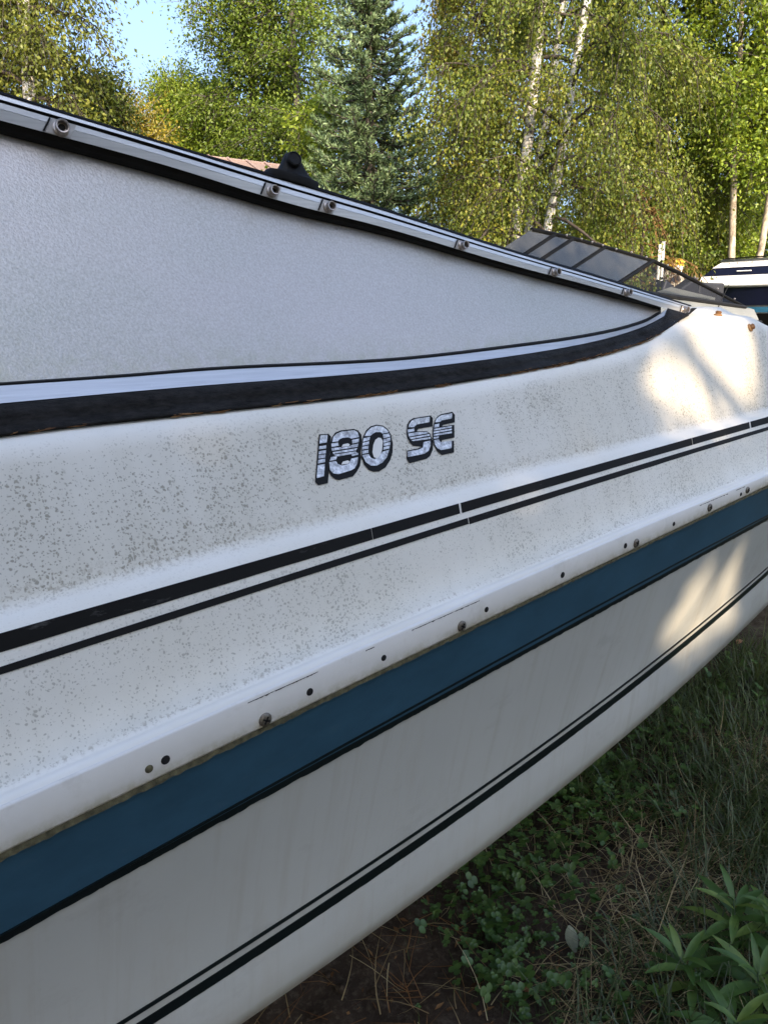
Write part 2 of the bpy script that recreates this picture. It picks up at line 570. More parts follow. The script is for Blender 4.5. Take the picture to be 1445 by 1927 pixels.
# ------------------------------------------------------------------ boat: curves (photograph place -> metres on a plane y = const)
def pchip(xs, ys):
    xs = np.asarray(xs, float); ys = np.asarray(ys, float)
    h = np.diff(xs); d = np.diff(ys) / h
    mm = np.zeros_like(xs)
    for i in range(1, len(xs) - 1):
        if d[i - 1] * d[i] > 0:
            w1 = 2 * h[i] + h[i - 1]; w2 = h[i] + 2 * h[i - 1]
            mm[i] = (w1 + w2) / (w1 / d[i - 1] + w2 / d[i])
    mm[0], mm[-1] = d[0], d[-1]
    def f(x):
        x = np.asarray(x, float)
        i = np.clip(np.searchsorted(xs, x) - 1, 0, len(h) - 1)
        t = (x - xs[i]) / h[i]
        r = ys[i] * (1 + 2 * t) * (1 - t) ** 2 + h[i] * mm[i] * t * (1 - t) ** 2 + ys[i + 1] * t * t * (3 - 2 * t) + h[i] * mm[i + 1] * t * t * (t - 1)
        r = np.where(x < xs[0], ys[0] + mm[0] * (x - xs[0]), r)
        return np.where(x > xs[-1], ys[-1] + mm[-1] * (x - xs[-1]), r)
    return f

def zfit(pts, Yv, deg=2):
    P = np.array([aty(px, py, Yv) for px, py in pts])
    k = np.polyfit(P[:, 0], P[:, 2], deg)
    return lambda x: np.polyval(k, np.clip(x, -.5, 3.0)) if deg > 1 else np.polyval(k, x)

def zpchip(pts, Yv, extra=()):
    P = [(p[0], p[2]) for p in (aty(px, py, Yv) for px, py in pts)] + list(extra)
    P.sort()
    return pchip([p[0] for p in P], [p[1] for p in P])

YB = dict(crest=.80, shoulder=.715, crease=.645, s1t=.620, s1b=.617, s2t=.613, s2b=.611, bevel=.588, band=.550,
          thin1=.574, thk1=.576, thin2=.622, thk2=.626, chine=.640)
Z = {}
cp = [aty(px, py, .80) for px, py in [(1318, 577), (1332, 577), (1348, 585), (1400, 608), (1445, 630)]]
Z['shoulder'] = zpchip([(0, 819), (100, 806), (360, 778), (720, 739), (960, 702), (1128, 668), (1211, 641), (1280, 600)], .715,
                       extra=[(p[0], p[2] - .020) for p in cp[1:]] + [(3.5, EYE - .105), (4.3, EYE - .11)])
Z['crest'] = zpchip([(0, 819), (360, 778), (720, 739), (960, 702), (1128, 668), (1211, 645)], .715,
                    extra=[(p[0], p[2]) for p in cp] + [(3.5, EYE - .085), (4.3, EYE - .09)])
Z['crease'] = zfit([(0, 1132), (360, 1062), (720, 956), (1000, 874), (1180, 829), (1445, 770)], .645)
Z['s1t'] = zfit([(0, 1190), (290, 1112), (720, 988), (1000, 908), (1445, 784)], .620)
Z['s1b'] = zfit([(0, 1227), (290, 1140), (720, 1011), (1000, 925), (1445, 796)], .617)
Z['s2t'] = zfit([(0, 1254), (174, 1200), (720, 1026), (1000, 936), (1445, 803)], .613)
Z['s2b'] = zfit([(0, 1269), (720, 1041), (1000, 946), (1445, 809)], .611)
Z['bevel'] = zfit([(0, 1485), (400, 1316), (1000, 1062), (1445, 880)], .588)
Z['bandt'] = zfit([(0, 1518), (400, 1338), (1000, 1079), (1445, 891)], .550)
Z['bandb'] = zfit([(0, 1608), (400, 1420), (1000, 1126), (1445, 914)], .550)
Z['bluet'] = zfit([(0, 1617), (400, 1425), (1000, 1129), (1445, 916)], .556)
Z['thin1t'] = zfit([(0, 1755), (470, 1497), (1000, 1202), (1445, 966)], .574)
Z['thin1b'] = zfit([(0, 1760), (470, 1501), (1000, 1206), (1445, 968.5)], .574)
Z['thk1t'] = zfit([(0, 1762), (470, 1508), (1000, 1211), (1445, 972)], .576)
Z['thk1b'] = zfit([(0, 1776), (520, 1494), (1000, 1223), (1445, 978.5)], .576)
Z['thin2t'] = zfit([(400, 1811), (820, 1543), (1220, 1248), (1445, 1066)], .622)
Z['thin2b'] = zfit([(400, 1819), (820, 1549), (1220, 1252), (1445, 1068.5)], .622)
Z['thk2t'] = zfit([(400, 1833), (820, 1557), (1220, 1259), (1445, 1072.5)], .626)
Z['thk2b'] = zfit([(400, 1855), (820, 1573), (1220, 1273), (1445, 1081)], .626)
Z['chine'] = zfit([(454, 1927), (640, 1799), (820, 1665), (1036, 1502), (1230, 1338), (1400, 1182), (1445, 1137)], .640)

YMID, XBOW, XSTERN = 1.66, -2.3, 4.1
def plan(x, y):                              # hull narrows to the stem ahead of x = 0 (outside the picture)
    x = np.asarray(x, float)
    t = np.clip((0.05 - x) / (0.05 - XBOW), 0, 1)
    return y + (YMID - y) * t ** 2.1

XS = np.concatenate([np.linspace(XBOW, 0, 16, endpoint=False), np.linspace(0, 3.0, 121), np.linspace(3.0, XSTERN, 12)[1:]])

def boat_pt(x, y, z):
    return np.stack([x, plan(x, y), z], 1)

def sstep(x, a=1.88, b=2.05):
    t = np.clip((np.asarray(x, float) - a) / (b - a), 0, 1); return t * t * (3 - 2 * t)
hull_rows = [                                # name, y, z(x), grime, edge grime
    ('in_low', .90, lambda x: Z['crest'](x) * 0 + .75, 0, 0), ('in_top', .885, lambda x: Z['crest'](x) - .16, 0, 0),
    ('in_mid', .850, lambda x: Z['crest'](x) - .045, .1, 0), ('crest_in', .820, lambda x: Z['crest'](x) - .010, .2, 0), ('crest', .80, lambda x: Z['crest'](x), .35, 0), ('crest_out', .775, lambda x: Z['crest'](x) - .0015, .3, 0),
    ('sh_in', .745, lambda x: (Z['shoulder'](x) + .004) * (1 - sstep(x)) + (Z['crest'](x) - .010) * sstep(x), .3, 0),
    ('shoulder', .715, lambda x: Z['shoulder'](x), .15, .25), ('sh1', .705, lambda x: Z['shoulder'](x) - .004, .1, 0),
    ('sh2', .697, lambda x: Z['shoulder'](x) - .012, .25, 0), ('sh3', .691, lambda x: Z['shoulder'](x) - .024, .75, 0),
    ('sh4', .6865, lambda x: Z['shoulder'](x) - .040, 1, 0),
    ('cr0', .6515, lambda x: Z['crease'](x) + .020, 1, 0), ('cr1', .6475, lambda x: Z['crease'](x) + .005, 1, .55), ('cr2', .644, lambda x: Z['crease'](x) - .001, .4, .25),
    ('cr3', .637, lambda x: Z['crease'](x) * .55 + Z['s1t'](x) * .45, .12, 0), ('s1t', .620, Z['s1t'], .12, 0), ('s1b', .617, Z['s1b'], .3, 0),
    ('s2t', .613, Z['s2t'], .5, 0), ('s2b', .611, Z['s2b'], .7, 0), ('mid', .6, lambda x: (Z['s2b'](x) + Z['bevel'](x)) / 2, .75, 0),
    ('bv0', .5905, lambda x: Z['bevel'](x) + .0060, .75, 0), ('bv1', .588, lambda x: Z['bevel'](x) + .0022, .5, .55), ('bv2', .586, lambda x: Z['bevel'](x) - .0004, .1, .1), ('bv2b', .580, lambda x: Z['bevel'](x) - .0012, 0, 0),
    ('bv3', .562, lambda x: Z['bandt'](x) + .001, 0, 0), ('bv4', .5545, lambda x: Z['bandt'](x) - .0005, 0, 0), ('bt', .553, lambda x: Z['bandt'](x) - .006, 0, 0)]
boat = empty('motorboat', (1.0, YMID, 0))
tag(boat, 'large white open motorboat lettered 180 SE with blue hull stripe', 'boat')

def loft_rows(rows, xs, close=None):
    V = []
    for r in rows:
        x = xs
        V.append(boat_pt(x, r[1], r[2](x)))
    return V

def add_attr(o, nm, vals):
    a_ = o.data.attributes.new(nm, 'FLOAT', 'POINT')
    a_.data.foreach_set('value', np.asarray(vals, np.float32))

def both_sides(Vrows):
    """port rows as built, starboard mirrored about the centre line"""
    V = np.concatenate(Vrows); n = len(Vrows); k = len(Vrows[0])
    Vm = V.copy(); Vm[:, 1] = 2 * YMID - Vm[:, 1]
    return np.concatenate([V, Vm]), grid_faces(n, k, 0, True) + grid_faces(n, k, n * k, False)

Vr = loft_rows(hull_rows, XS)
Vb, Fb = both_sides(Vr)
deck = mesh_obj('deck_moulding', Vb, Fb, M['deck'], boat)
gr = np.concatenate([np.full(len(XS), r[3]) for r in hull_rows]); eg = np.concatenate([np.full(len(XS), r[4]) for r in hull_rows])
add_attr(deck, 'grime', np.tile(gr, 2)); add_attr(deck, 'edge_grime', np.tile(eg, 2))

low_rows = [('bb', .555, lambda x: Z['bandb'](x) + .004, 0), ('bt', .556, Z['bluet'], 0), ('t1', .574, Z['thin1t'], 0), ('k1', .576, Z['thk1t'], 0), ('k1b', .577, Z['thk1b'], 0),
            ('k1c', .580, lambda x: Z['thk1b'](x) - .012, 0), ('m', .600, lambda x: (Z['thk1b'](x) + Z['thin2t'](x)) / 2, 0), ('t2', .622, Z['thin2t'], 0), ('t2b', .6225, Z['thin2b'], 0), ('k2', .626, Z['thk2t'], 0), ('k2b', .627, Z['thk2b'], 0),
            ('q0', .629, lambda x: Z['thk2b'](x) * .6 + Z['chine'](x) * .4, 0), ('q1', .633, lambda x: Z['thk2b'](x) * .25 + Z['chine'](x) * .75, .15), ('q2', .640, Z['chine'], 1),
            ('q3', .652, lambda x: Z['chine'](x) - .012, 1), ('q4', .70, lambda x: Z['chine'](x) - .035, .6), ('q5', 1.2, lambda x: Z['chine'](x) * .55 + .04 * .45, .2), ('keel', YMID, lambda x: x * 0 + .055, .2)]
def zstem(f):                                # forefoot rises towards the bow
    return lambda x: f(x) + np.clip((-.6 - x) / 1.7, 0, 1) ** 2 * np.maximum(0, (.95 - f(x))) * .9
low_rows = [(n_, y_, zstem(f_), e_) for n_, y_, f_, e_ in low_rows]
Vr2 = loft_rows(low_rows, XS)
Vb, Fb = both_sides(Vr2)
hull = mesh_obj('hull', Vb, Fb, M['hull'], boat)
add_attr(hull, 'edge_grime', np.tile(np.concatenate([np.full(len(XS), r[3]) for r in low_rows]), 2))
# transom, foredeck and cockpit sole (all outside the picture)
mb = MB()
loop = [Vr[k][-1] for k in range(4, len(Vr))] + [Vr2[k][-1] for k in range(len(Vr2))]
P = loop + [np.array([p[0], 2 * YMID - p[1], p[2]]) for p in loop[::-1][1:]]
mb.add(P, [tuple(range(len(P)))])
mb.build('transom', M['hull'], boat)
mb = MB()
mb.box((1.9, YMID, .74), (4.3, 1.5, .03))
mb.build('cockpit_sole', M['grey_paint'], boat)
xs_f = XS[XS <= 0.0]
fd = []
for k in range(9):
    t_ = k / 8
    y0 = plan(xs_f, .80); z0 = Z['crest'](xs_f)
    fd.append(np.stack([xs_f, y0 + (2 * YMID - 2 * y0) * t_, z0 + .05 * math.sin(math.pi * t_)], 1))
mesh_obj('foredeck', np.concatenate(fd), grid_faces(9, len(xs_f), 0, True), M['deck'], boat)

def strip(name, mat, ytop, ztop, ybot, zbot, x0, x1, proud=.0007, n=None, parent=None, jag=0.0, seed=0, jagtop=0.0, thick=True):
    """thin stripe lying proud of the moulding between two of its lines"""
    n = n or max(4, int((x1 - x0) / .02))
    x = np.linspace(x0, x1, n)
    r_ = np.random.default_rng(seed)
    ja = np.convolve(r_.normal(0, 1, n + 4), np.ones(3) / 3, 'same')[2:-2] * jag
    jt = np.convolve(r_.normal(0, 1, n + 4), np.ones(3) / 3, 'same')[2:-2] * jagtop
    zt, zb = ztop(x) + jt, zbot(x) + ja
    dy = ybot - ytop; dz = float(np.mean(zbot(x) - ztop(x)))
    L = math.hypot(dy, dz)
    ny, nz = dz / L, -dy / L                  # outward: towards -y
    if ny > 0: ny, nz = -ny, -nz
    rows = []
    for (y_, z_, p_) in ((ytop, zt, -.0006), (ytop, zt, proud), (ybot, zb, proud), (ybot, zb, -.0006)):
        rows.append(np.stack([x, plan(x, y_ + ny * p_), z_ + nz * p_], 1))
    return mesh_obj(name, np.concatenate(rows), grid_faces(4, n, 0, True), mat, parent or boat, smooth=False)

# white band where the rub rail used to be
xb = np.concatenate([np.linspace(XBOW, 0, 14, endpoint=False), np.linspace(0, 3, 150), np.linspace(3, XSTERN, 8)[1:]])
prof = [(.556, lambda x: Z['bandt'](x) - .0035, 0), (.5515, lambda x: Z['bandt'](x) - .0015, 0), (.550, lambda x: Z['bandt'](x) - .004, 0), (.550, lambda x: Z['bandb'](x) + .012, .15), (.550, lambda x: Z['bandb'](x) + .003, 1), (.5506, lambda x: Z['bandb'](x) + .0008, 1), (.558, lambda x: Z['bandb'](x), 1)]
rows = [np.stack([xb, plan(xb, y_), f_(xb)], 1) for y_, f_, e_ in prof]
band = mesh_obj('rail_band', np.concatenate(rows), grid_faces(len(rows), len(xb), 0, True), M['band'], boat)
add_attr(band, 'edge_grime', np.concatenate([np.full(len(xb), p[2]) for p in prof]))
strip('grime_line', M['grime'], .5535, lambda x: Z['bandb'](x) + .0008, .5535, lambda x: Z['bluet'](x) + .0018, -.4, 3.4, .0022, n=1800, jag=.0008, jagtop=.0005, seed=3)
strip('blue_stripe', M['blue'], .556, Z['bluet'], .576, lambda x: Z['thk1b'](x) + .002, XBOW + .3, XSTERN, .0010)
strip('pinstripe', M['gloss_black'], .574, Z['thin1t'], .574, Z['thin1b'], -.6, XSTERN, .0032)
strip('black_stripe', M['gloss_black'], .576, Z['thk1t'], .577, Z['thk1b'], -.6, XSTERN, .0036, n=1600, jag=.0006, seed=5)
strip('pinstripe', M['gloss_black'], .622, Z['thin2t'], .6222, Z['thin2b'], -.6, XSTERN, .0008)
strip('black_stripe', M['gloss_black'], .626, Z['thk2t'], .627, Z['thk2b'], -.6, XSTERN, .0008, n=1200, jag=.0003, seed=6)
# deck stripes, broken where the vinyl has cracked
def xs1(px, py): return float(aty(px, py, .618)[0])
cuts = [xs1(700, 1000), xs1(866, 948), xs1(1302, 827), xs1(1411, 796)]
gaps = [.0004, .0018, .0009, .003]
e0 = -.6
for cx_, gp in list(zip(cuts, gaps)) + [(XSTERN, 0)]:
    strip('black_stripe', M['black'], .620, Z['s1t'], .617, Z['s1b'], e0, cx_ - gp, .0008, jag=.0002, seed=int(cx_ * 100))
    e0 = cx_ + gp
e0 = -.6
for cx_, gp in [(xs1(874, 975), .0009), (XSTERN, 0)]:
    strip('black_stripe', M['black'], .613, Z['s2t'], .611, Z['s2b'], e0, cx_ - gp, .0008, jag=.0002, seed=int(cx_ * 90))
    e0 = cx_ + gp

bvh_deck = BVHTree.FromPolygons([tuple(v) for v in np.concatenate(Vr)], grid_faces(len(Vr), len(XS)))
def on_deck(px, py):
    h = bvh_deck.ray_cast(Vector((0, 0, EYE)), Vector(ray(px, py)))
    return h[0], (h[1] if h[1].dot(Vector(ray(px, py))) < 0 else -h[1])

# screws and empty screw holes in the band
def screw(px, py, r):
    p = aty(px, py, .550)
    mbs = MB()
    mbs.lathe(p, (0, -1, 0), [(r, 0), (r, .0012), (r * .86, .0022), (r * .62, .0026), (r * .3, .0028)], 20)
    o = mbs.build('screw', M['screw'], boat); auto_smooth(o, 40)
    mc = MB()
    for k in (.5, 2.07):
        mc.box(p + np.array([0, -.0029, 0]), (r * 1.15, .0006, r * .26), Matrix.Rotation(k, 3, 'Y'))
    c = mc.build('cross_slot', M['dark'], o)
def hole(px, py, r, plug=False):
    p = aty(px, py, .550)
    mbs = MB()
    mbs.lathe(p + np.array([0, .0002, 0]), (0, -1, 0), [(r * 1.15, 0), (r * 1.1, .0007), (r * .86, .0008)], 14)
    mbs.lathe(p + np.array([0, -.0009, 0]), (0, -1, 0), [(r * .84, 0), (r * .8, .0003)], 14)
    o = mbs.build('screw_hole', M['grime' if plug else 'dark'], boat)
for a_ in [(499, 1354, .0066), (868, 1178, .0064), (1196, 1022, .0066), (1334, 955, .0066), (1405, 922, .006)]: screw(*a_)
for a_ in [(312, 1430, .0036), (281, 1447, .0032, True), (583, 1302, .0034), (722, 1238, .003), (915, 1147, .003), (1058, 1082, .0036), (1176, 1027, .0035), (1267, 986, .003), (1393, 930, .0028)]: hole(*a_)
# cracks along the upper lip of the band
for (xa, xb_, k) in [((466, 1312), (598, 1254), 1), ((775, 1175), (902, 1125), 2), ((688, 1214), (704, 1208), 3), ((1316, 944), (1370, 919), 4), ((1385, 913), (1402, 905), 5)]:
    x0, x1 = aty(*xa, .55)[0], aty(*xb_, .55)[0]
    strip('crack', M['dark'], .550, lambda x: Z['bandt'](x) - .0060, .550, lambda x: Z['bandt'](x) - .0066, x0, x1, .0003, n=90, jag=.0005, seed=k)

# ------------------------------------------------------------------ lettering (flat foil print on the flank)
def Zm(pts): return [(560 + x / 4.25, 720 + y / 4.25) for x, y in pts]
def decal(name, polys, mat, off, parent=None):
    V = []; F = []
    for poly in polys:
        pts = []
        for a_, b_ in zip(poly, poly[1:] + poly[:1]):
            nsub = max(1, int(math.hypot(b_[0] - a_[0], b_[1] - a_[1]) / 8))
            for k in range(nsub):
                pts.append((a_[0] + (b_[0] - a_[0]) * k / nsub, a_[1] + (b_[1] - a_[1]) * k / nsub))
        P = []
        for q in pts:
            h, n_ = on_deck(*q)
            P.append(h + n_ * off)
        o = len(V)
        V += P
        for tr in tessellate_polygon([[Vector((x, y, 0)) for x, y in pts]]):
            F.append(tuple(o + i for i in tr))
    return mesh_obj(name, V, F, mat, parent or boat, smooth=False)

def ring_poly(outer, inner):                 # keyhole polygon
    return outer + [outer[0]] + inner[::-1] + [inner[-1]]

def sliced(poly, cuts_):
    """cut a polygon (zoom px) by parallel slanted gaps; cuts_ = list of (a0,a1) along the skewed vertical coordinate"""
    out = []
    sk = lambda p: p[1] + .105 * p[0]
    def clip(pl, lim, keep_less):
        res = []
        for a_, b_ in zip(pl, pl[1:] + pl[:1]):
            da, db = sk(a_) - lim, sk(b_) - lim
            if not keep_less: da, db = -da, -db
            if da <= 0: res.append(a_)
            if (da < 0 < db) or (db < 0 < da):
                t_ = da / (da - db)
                res.append((a_[0] + (b_[0] - a_[0]) * t_, a_[1] + (b_[1] - a_[1]) * t_))
        return res
    edges = [-1e4] + [k for c in cuts_ for k in c] + [1e4]
    for lo, hi in zip(edges[::2], edges[1::2]):
        q = clip(clip(poly, hi, True), lo, False)
        if len(q) >= 3: out.append(q)
    return out

def quadsplit(centre, inner_r, outer_r, a0, a1, n=10, sx=1.0, sy=1.0):
    pts = []
    for k in range(n + 1):
        an = a0 + (a1 - a0) * k / n
        pts.append((centre[0] + math.cos(an) * outer_r * sx, centre[1] + math.sin(an) * outer_r * sy))
    for k in range(n, -1, -1):
        an = a0 + (a1 - a0) * k / n
        pts.append((centre[0] + math.cos(an) * inner_r * sx, centre[1] + math.sin(an) * inner_r * sy))
    return pts

# each letter: black backing polygons, silver face polygons (places in the enlarged photograph, 4.25 x)
L_ = {}
L_['1'] = ([[(168, 415), (243, 410), (264, 433), (240, 806), (162, 824), (137, 795)]],
           [[(176, 424), (234, 418), (229, 482), (170, 492)], [(168, 514), (224, 506), (223, 530), (166, 539)], [(166, 553), (222, 544), (220, 570), (164, 579)],
            [(163, 585), (218, 578), (216, 604), (161, 612)], [(160, 622), (216, 612), (214, 640), (157, 652)], [(156, 664), (213, 655), (206, 752), (147, 769)]])
eight_black = [[(258, 492), (270, 440), (296, 402), (340, 383), (446, 371), (480, 384), (506, 418), (512, 470), (500, 560), (506, 600), (496, 668), (470, 715), (440, 752), (330, 782), (296, 774), (262, 746), (243, 705), (240, 640), (256, 580)]]
eight_sil = [
    [(272, 480), (280, 440), (302, 412), (342, 394), (446, 382), (474, 398), (486, 440), (424, 452), (400, 442), (352, 446), (330, 458), (318, 474)],
    [(264, 492), (318, 484), (324, 508), (266, 520)], [(430, 462), (486, 452), (482, 480), (432, 492)],
    [(264, 528), (330, 522), (350, 524), (400, 516), (430, 502), (480, 492), (474, 518), (270, 550)],
    [(276, 560), (472, 528), (462, 546), (280, 574)],
    [(282, 582), (458, 554), (472, 568), (410, 578), (320, 594)],
    [(262, 600), (312, 592), (302, 620), (252, 630)], [(424, 580), (478, 566), (480, 580), (430, 592)],
    [(248, 640), (302, 632), (316, 654), (350, 668), (404, 654), (424, 612), (478, 600), (472, 650), (450, 690), (420, 706), (322, 736), (280, 730), (254, 702)]]
L_['8'] = (eight_black, eight_sil)
L_['8w'] = [[(346, 518), (358, 498), (398, 490), (412, 500), (404, 514)], [(344, 660), (356, 636), (396, 626), (410, 634), (402, 652)]]
z_out = [(508, 520), (518, 440), (544, 382), (580, 350), (628, 337), (680, 345), (716, 372), (744, 420), (758, 490), (756, 560), (738, 620), (700, 680), (650, 712), (604, 715), (566, 700), (530, 662), (508, 600)]
z_in = [(592, 560), (600, 500), (616, 462), (640, 444), (662, 448), (676, 472), (670, 540), (654, 590), (630, 610), (604, 600)]
L_['0'] = ([z_out],
           [[(530, 432), (552, 388), (584, 360), (628, 347), (676, 354), (708, 382), (722, 402), (672, 412), (656, 400), (618, 400), (590, 418), (576, 430)],
            [(522, 450), (574, 438), (568, 464), (516, 478)], [(515, 486), (566, 474), (564, 498), (512, 510)], [(511, 518), (562, 508), (560, 532), (510, 540)], [(510, 550), (560, 542), (560, 566), (512, 574)],
            [(676, 420), (726, 410), (734, 436), (680, 450)], [(680, 458), (736, 444), (736, 470), (682, 486)], [(682, 492), (736, 478), (734, 502), (682, 512)], [(682, 520), (732, 508), (728, 530), (678, 542)],
            [(512, 584), (562, 576), (580, 604), (606, 616), (640, 604), (668, 560), (726, 540), (708, 600), (672, 644), (626, 668), (580, 668), (540, 640)]])
L_['0w'] = [z_in]
L_['S'] = ([[(868, 400), (872, 340), (890, 306), (918, 286), (1058, 264), (1076, 284), (1076, 352), (960, 372), (950, 392), (1030, 392), (1056, 410), (1066, 440), (1078, 470), (1076, 540), (1056, 588), (1030, 610), (890, 648), (868, 612), (872, 546), (960, 528), (990, 514), (920, 508), (890, 480), (874, 446)]],
            [[(880, 362), (886, 332), (904, 306), (930, 292), (1050, 274), (1048, 320), (950, 338), (930, 352), (928, 360)], [(874, 380), (926, 372), (928, 392), (876, 404)],
             [(878, 412), (940, 402), (1026, 398), (1040, 408), (884, 436)], [(888, 444), (1046, 416), (1052, 428), (898, 456)], [(902, 464), (1054, 438), (1058, 454), (916, 472)],
             [(1000, 480), (1056, 468), (1056, 510), (1040, 550), (1010, 572), (876, 600), (874, 556), (964, 538), (996, 522)]])
L_['E'] = ([[(1078, 360), (1090, 310), (1110, 276), (1140, 254), (1232, 234), (1252, 258), (1252, 320), (1160, 340), (1150, 352), (1248, 340), (1250, 442), (1150, 462), (1146, 476), (1246, 466), (1246, 562), (1150, 582), (1110, 550), (1084, 500), (1074, 440)]],
            [[(1092, 322), (1104, 290), (1126, 270), (1146, 262), (1228, 246), (1226, 290), (1148, 306), (1132, 318)], [(1088, 340), (1126, 332), (1124, 358), (1084, 366)], [(1084, 374), (1226, 350), (1226, 362), (1082, 388)],
             [(1080, 396), (1226, 372), (1226, 384), (1080, 410)], [(1080, 418), (1226, 394), (1226, 408), (1080, 432)], [(1080, 440), (1122, 434), (1120, 448), (1082, 454)], [(1084, 464), (1120, 458), (1136, 480), (1226, 470), (1224, 528), (1140, 544), (1110, 528), (1090, 496)]])
for key, lab in (('1', 'digit'), ('8', 'digit'), ('0', 'digit'), ('S', 'letter'), ('E', 'letter')):
    blk, sil = L_[key]
    o = decal('lettering', [Zm(p) for p in blk], M['black'], .0010)
    decal('foil_face', [Zm(p) for p in sil], M['silver'], .0016, o)
    if key + 'w' in L_:
        decal('counter', [Zm(p) for p in L_[key + 'w']], M['band'], .0016, o)

# ------------------------------------------------------------------ windshield
def pl(pts):
    xs_ = [p[0] for p in pts]; ys_ = [p[1] for p in pts]
    return pchip(xs_, ys_)
top_o = pl([(0, 173), (300, 266), (400, 296), (560, 342), (700, 386), (960, 470), (1150, 527), (1309, 579)])
w_t = pl([(0, 179), (300, 270), (560, 350), (700, 391), (960, 474), (1150, 531), (1309, 580.5)])
g_t = pl([(0, 186.5), (300, 274.5), (560, 356), (700, 397), (960, 478), (1150, 534), (1309, 582)])
g_b = pl([(0, 193), (300, 282), (560, 361), (700, 402), (960, 481), (1150, 536.5), (1309, 583)])
b_b = pl([(0, 226), (300, 307.5), (560, 387), (700, 422), (960, 498), (1150, 549), (1240, 577), (1291, 592), (1309, 597)])
k_b = pl([(0, 252), (300, 331), (560, 406), (700, 438), (960, 511), (1150, 560), (1243, 583), (1309, 599)])
gl_b = pl([(0, 721), (250, 704), (400, 692), (720, 676), (960, 650), (1128, 625), (1210, 603), (1245, 584)])
ws_b = pl([(0, 759), (360, 727), (720, 699), (960, 670), (1128, 640), (1211, 614), (1261, 588)])
gk_b = pl([(0, 819), (100, 806), (360, 778), (720, 739), (960, 702), (1128, 668), (1211, 641), (1262, 615), (1291, 592)])
def y_top(px): return .752 + (1309 - np.asarray(px, float)) / 1309 * .105     # the screen leans inboard as it rises
def y_base(px): return .748
def prow(px, f, Yf, off=0.0, dz=0.0):
    R = np.array([aty(p, float(f(p)), float(Yf(p)) + off) for p in px])
    R[:, 2] += dz
    return R
def extend_left(R, xs_new):
    d = R[0] - R[6]
    d = d / d[0]
    E = np.array([R[0] + d * (x - R[0][0]) for x in xs_new])
    return np.concatenate([E, R])
EXL = [-.35, -.25, -.15, -.05]
PXF = np.concatenate([np.linspace(-60, 1230, 66), np.linspace(1240, 1300, 8)])
def lofted(name, rows, mat, parent, smooth=False, flip=True):
    rows = [extend_left(r, EXL) for r in rows]
    V = np.concatenate(rows)
    o = mesh_obj(name, V, grid_faces(len(rows), len(rows[0]), 0, flip), mat, parent, smooth)
    return o
yt = y_top
frame = lofted('windshield_frame', [prow(PXF, top_o, yt, .024, -.002), prow(PXF, top_o, yt, .002), prow(PXF, w_t, yt, -.002), prow(PXF, g_t, yt, -.003), prow(PXF, g_t, yt, .003), prow(PXF, g_b, yt, .003), prow(PXF, g_b, yt, -.004),
                                    prow(PXF, lambda p: g_b(p) * .66 + b_b(p) * .34, yt, -.0048), prow(PXF, lambda p: g_b(p) * .64 + b_b(p) * .36, yt, -.0042), prow(PXF, lambda p: g_b(p) * .62 + b_b(p) * .38, yt, -.0048),
                                    prow(PXF, b_b, yt, -.0045), prow(PXF, b_b, yt, .010)], M['alu'], boat)
trim = lofted('frame_trim', [prow(PXF, lambda p: top_o(p) - .5, yt, .020, .0005), prow(PXF, lambda p: top_o(p) - 1, yt, .0005, .0004), prow(PXF, lambda p: top_o(p) * .55 + w_t(p) * .45, yt, -.0022), prow(PXF, lambda p: top_o(p) * .3 + w_t(p) * .7, yt, -.0012)], M['black_metal'], boat)
lofted('groove_seal', [prow(PXF, lambda p: g_t(p) + .5, yt, .0016), prow(PXF, lambda p: g_b(p) - .5, yt, .0016)], M['rubber'], boat)
PXG = np.concatenate([np.linspace(-60, 1200, 60), np.linspace(1205, 1243, 10)])
kb2 = lambda p: np.minimum(k_b(p), gl_b(p) - .3)
lofted('top_seal', [prow(PXG, lambda p: np.minimum(b_b(p), gl_b(p) - .6) , yt, .0005), prow(PXG, lambda p: np.minimum(b_b(p) * .5 + k_b(p) * .5, gl_b(p) - .5), yt, .002), prow(PXG, kb2, yt, .009), prow(PXG, kb2, yt, .014)], M['rubber'], boat)
gv = []
for k in range(9):
    t_ = k / 8
    f_ = lambda p, t_=t_: kb2(p) * (1 - t_) + gl_b(p) * t_
    Y_ = lambda p, t_=t_: (y_top(p) + .011) * (1 - t_) + (y_base(p) + .006) * t_
    gv.append(extend_left(prow(PXG, f_, Y_), EXL))
glass = mesh_obj('windshield_glass', np.concatenate(gv), grid_faces(9, len(gv[0]), 0, True), M['glass'], boat)
ge = np.concatenate([np.full(len(gv[0]), [0, 0, 0, 0, 0, 0, .05, .3, 1][k]) for k in range(9)])
add_attr(glass, 'edge_grime', ge)
lofted('lower_seal', [prow(PXG, lambda p: gl_b(p) - 1.5, y_base, .004), prow(PXG, lambda p: gl_b(p) + 1.0, y_base, -.001), prow(PXG, lambda p: gl_b(p) + 5.5, y_base, -.001), prow(PXG, lambda p: gl_b(p) + 6.5, y_base, .004)], M['rubber'], boat)
PXW = np.concatenate([np.linspace(-60, 1200, 60), np.linspace(1206, 1258, 12)])
glw = lambda p: np.where(p < 1230, gl_b(np.minimum(p, 1245)) + 4, gl_b(1230) + 4 - (p - 1230) * .62)
ysb = lambda p: .744 - .014 * 0
lofted('base_moulding', [prow(PXW, lambda p: glw(p), lambda p: .750), prow(PXW, lambda p: glw(p) + 1.5, lambda p: .745), prow(PXW, lambda p: np.maximum(ws_b(np.minimum(p, 1261)) , glw(p) + 2), lambda p: .733), prow(PXW, lambda p: np.maximum(ws_b(np.minimum(p, 1261)), glw(p) + 2) + 1, lambda p: .745)], M['alu'], boat)
PXK = np.concatenate([np.linspace(-60, 1200, 64), np.linspace(1208, 1296, 14)])
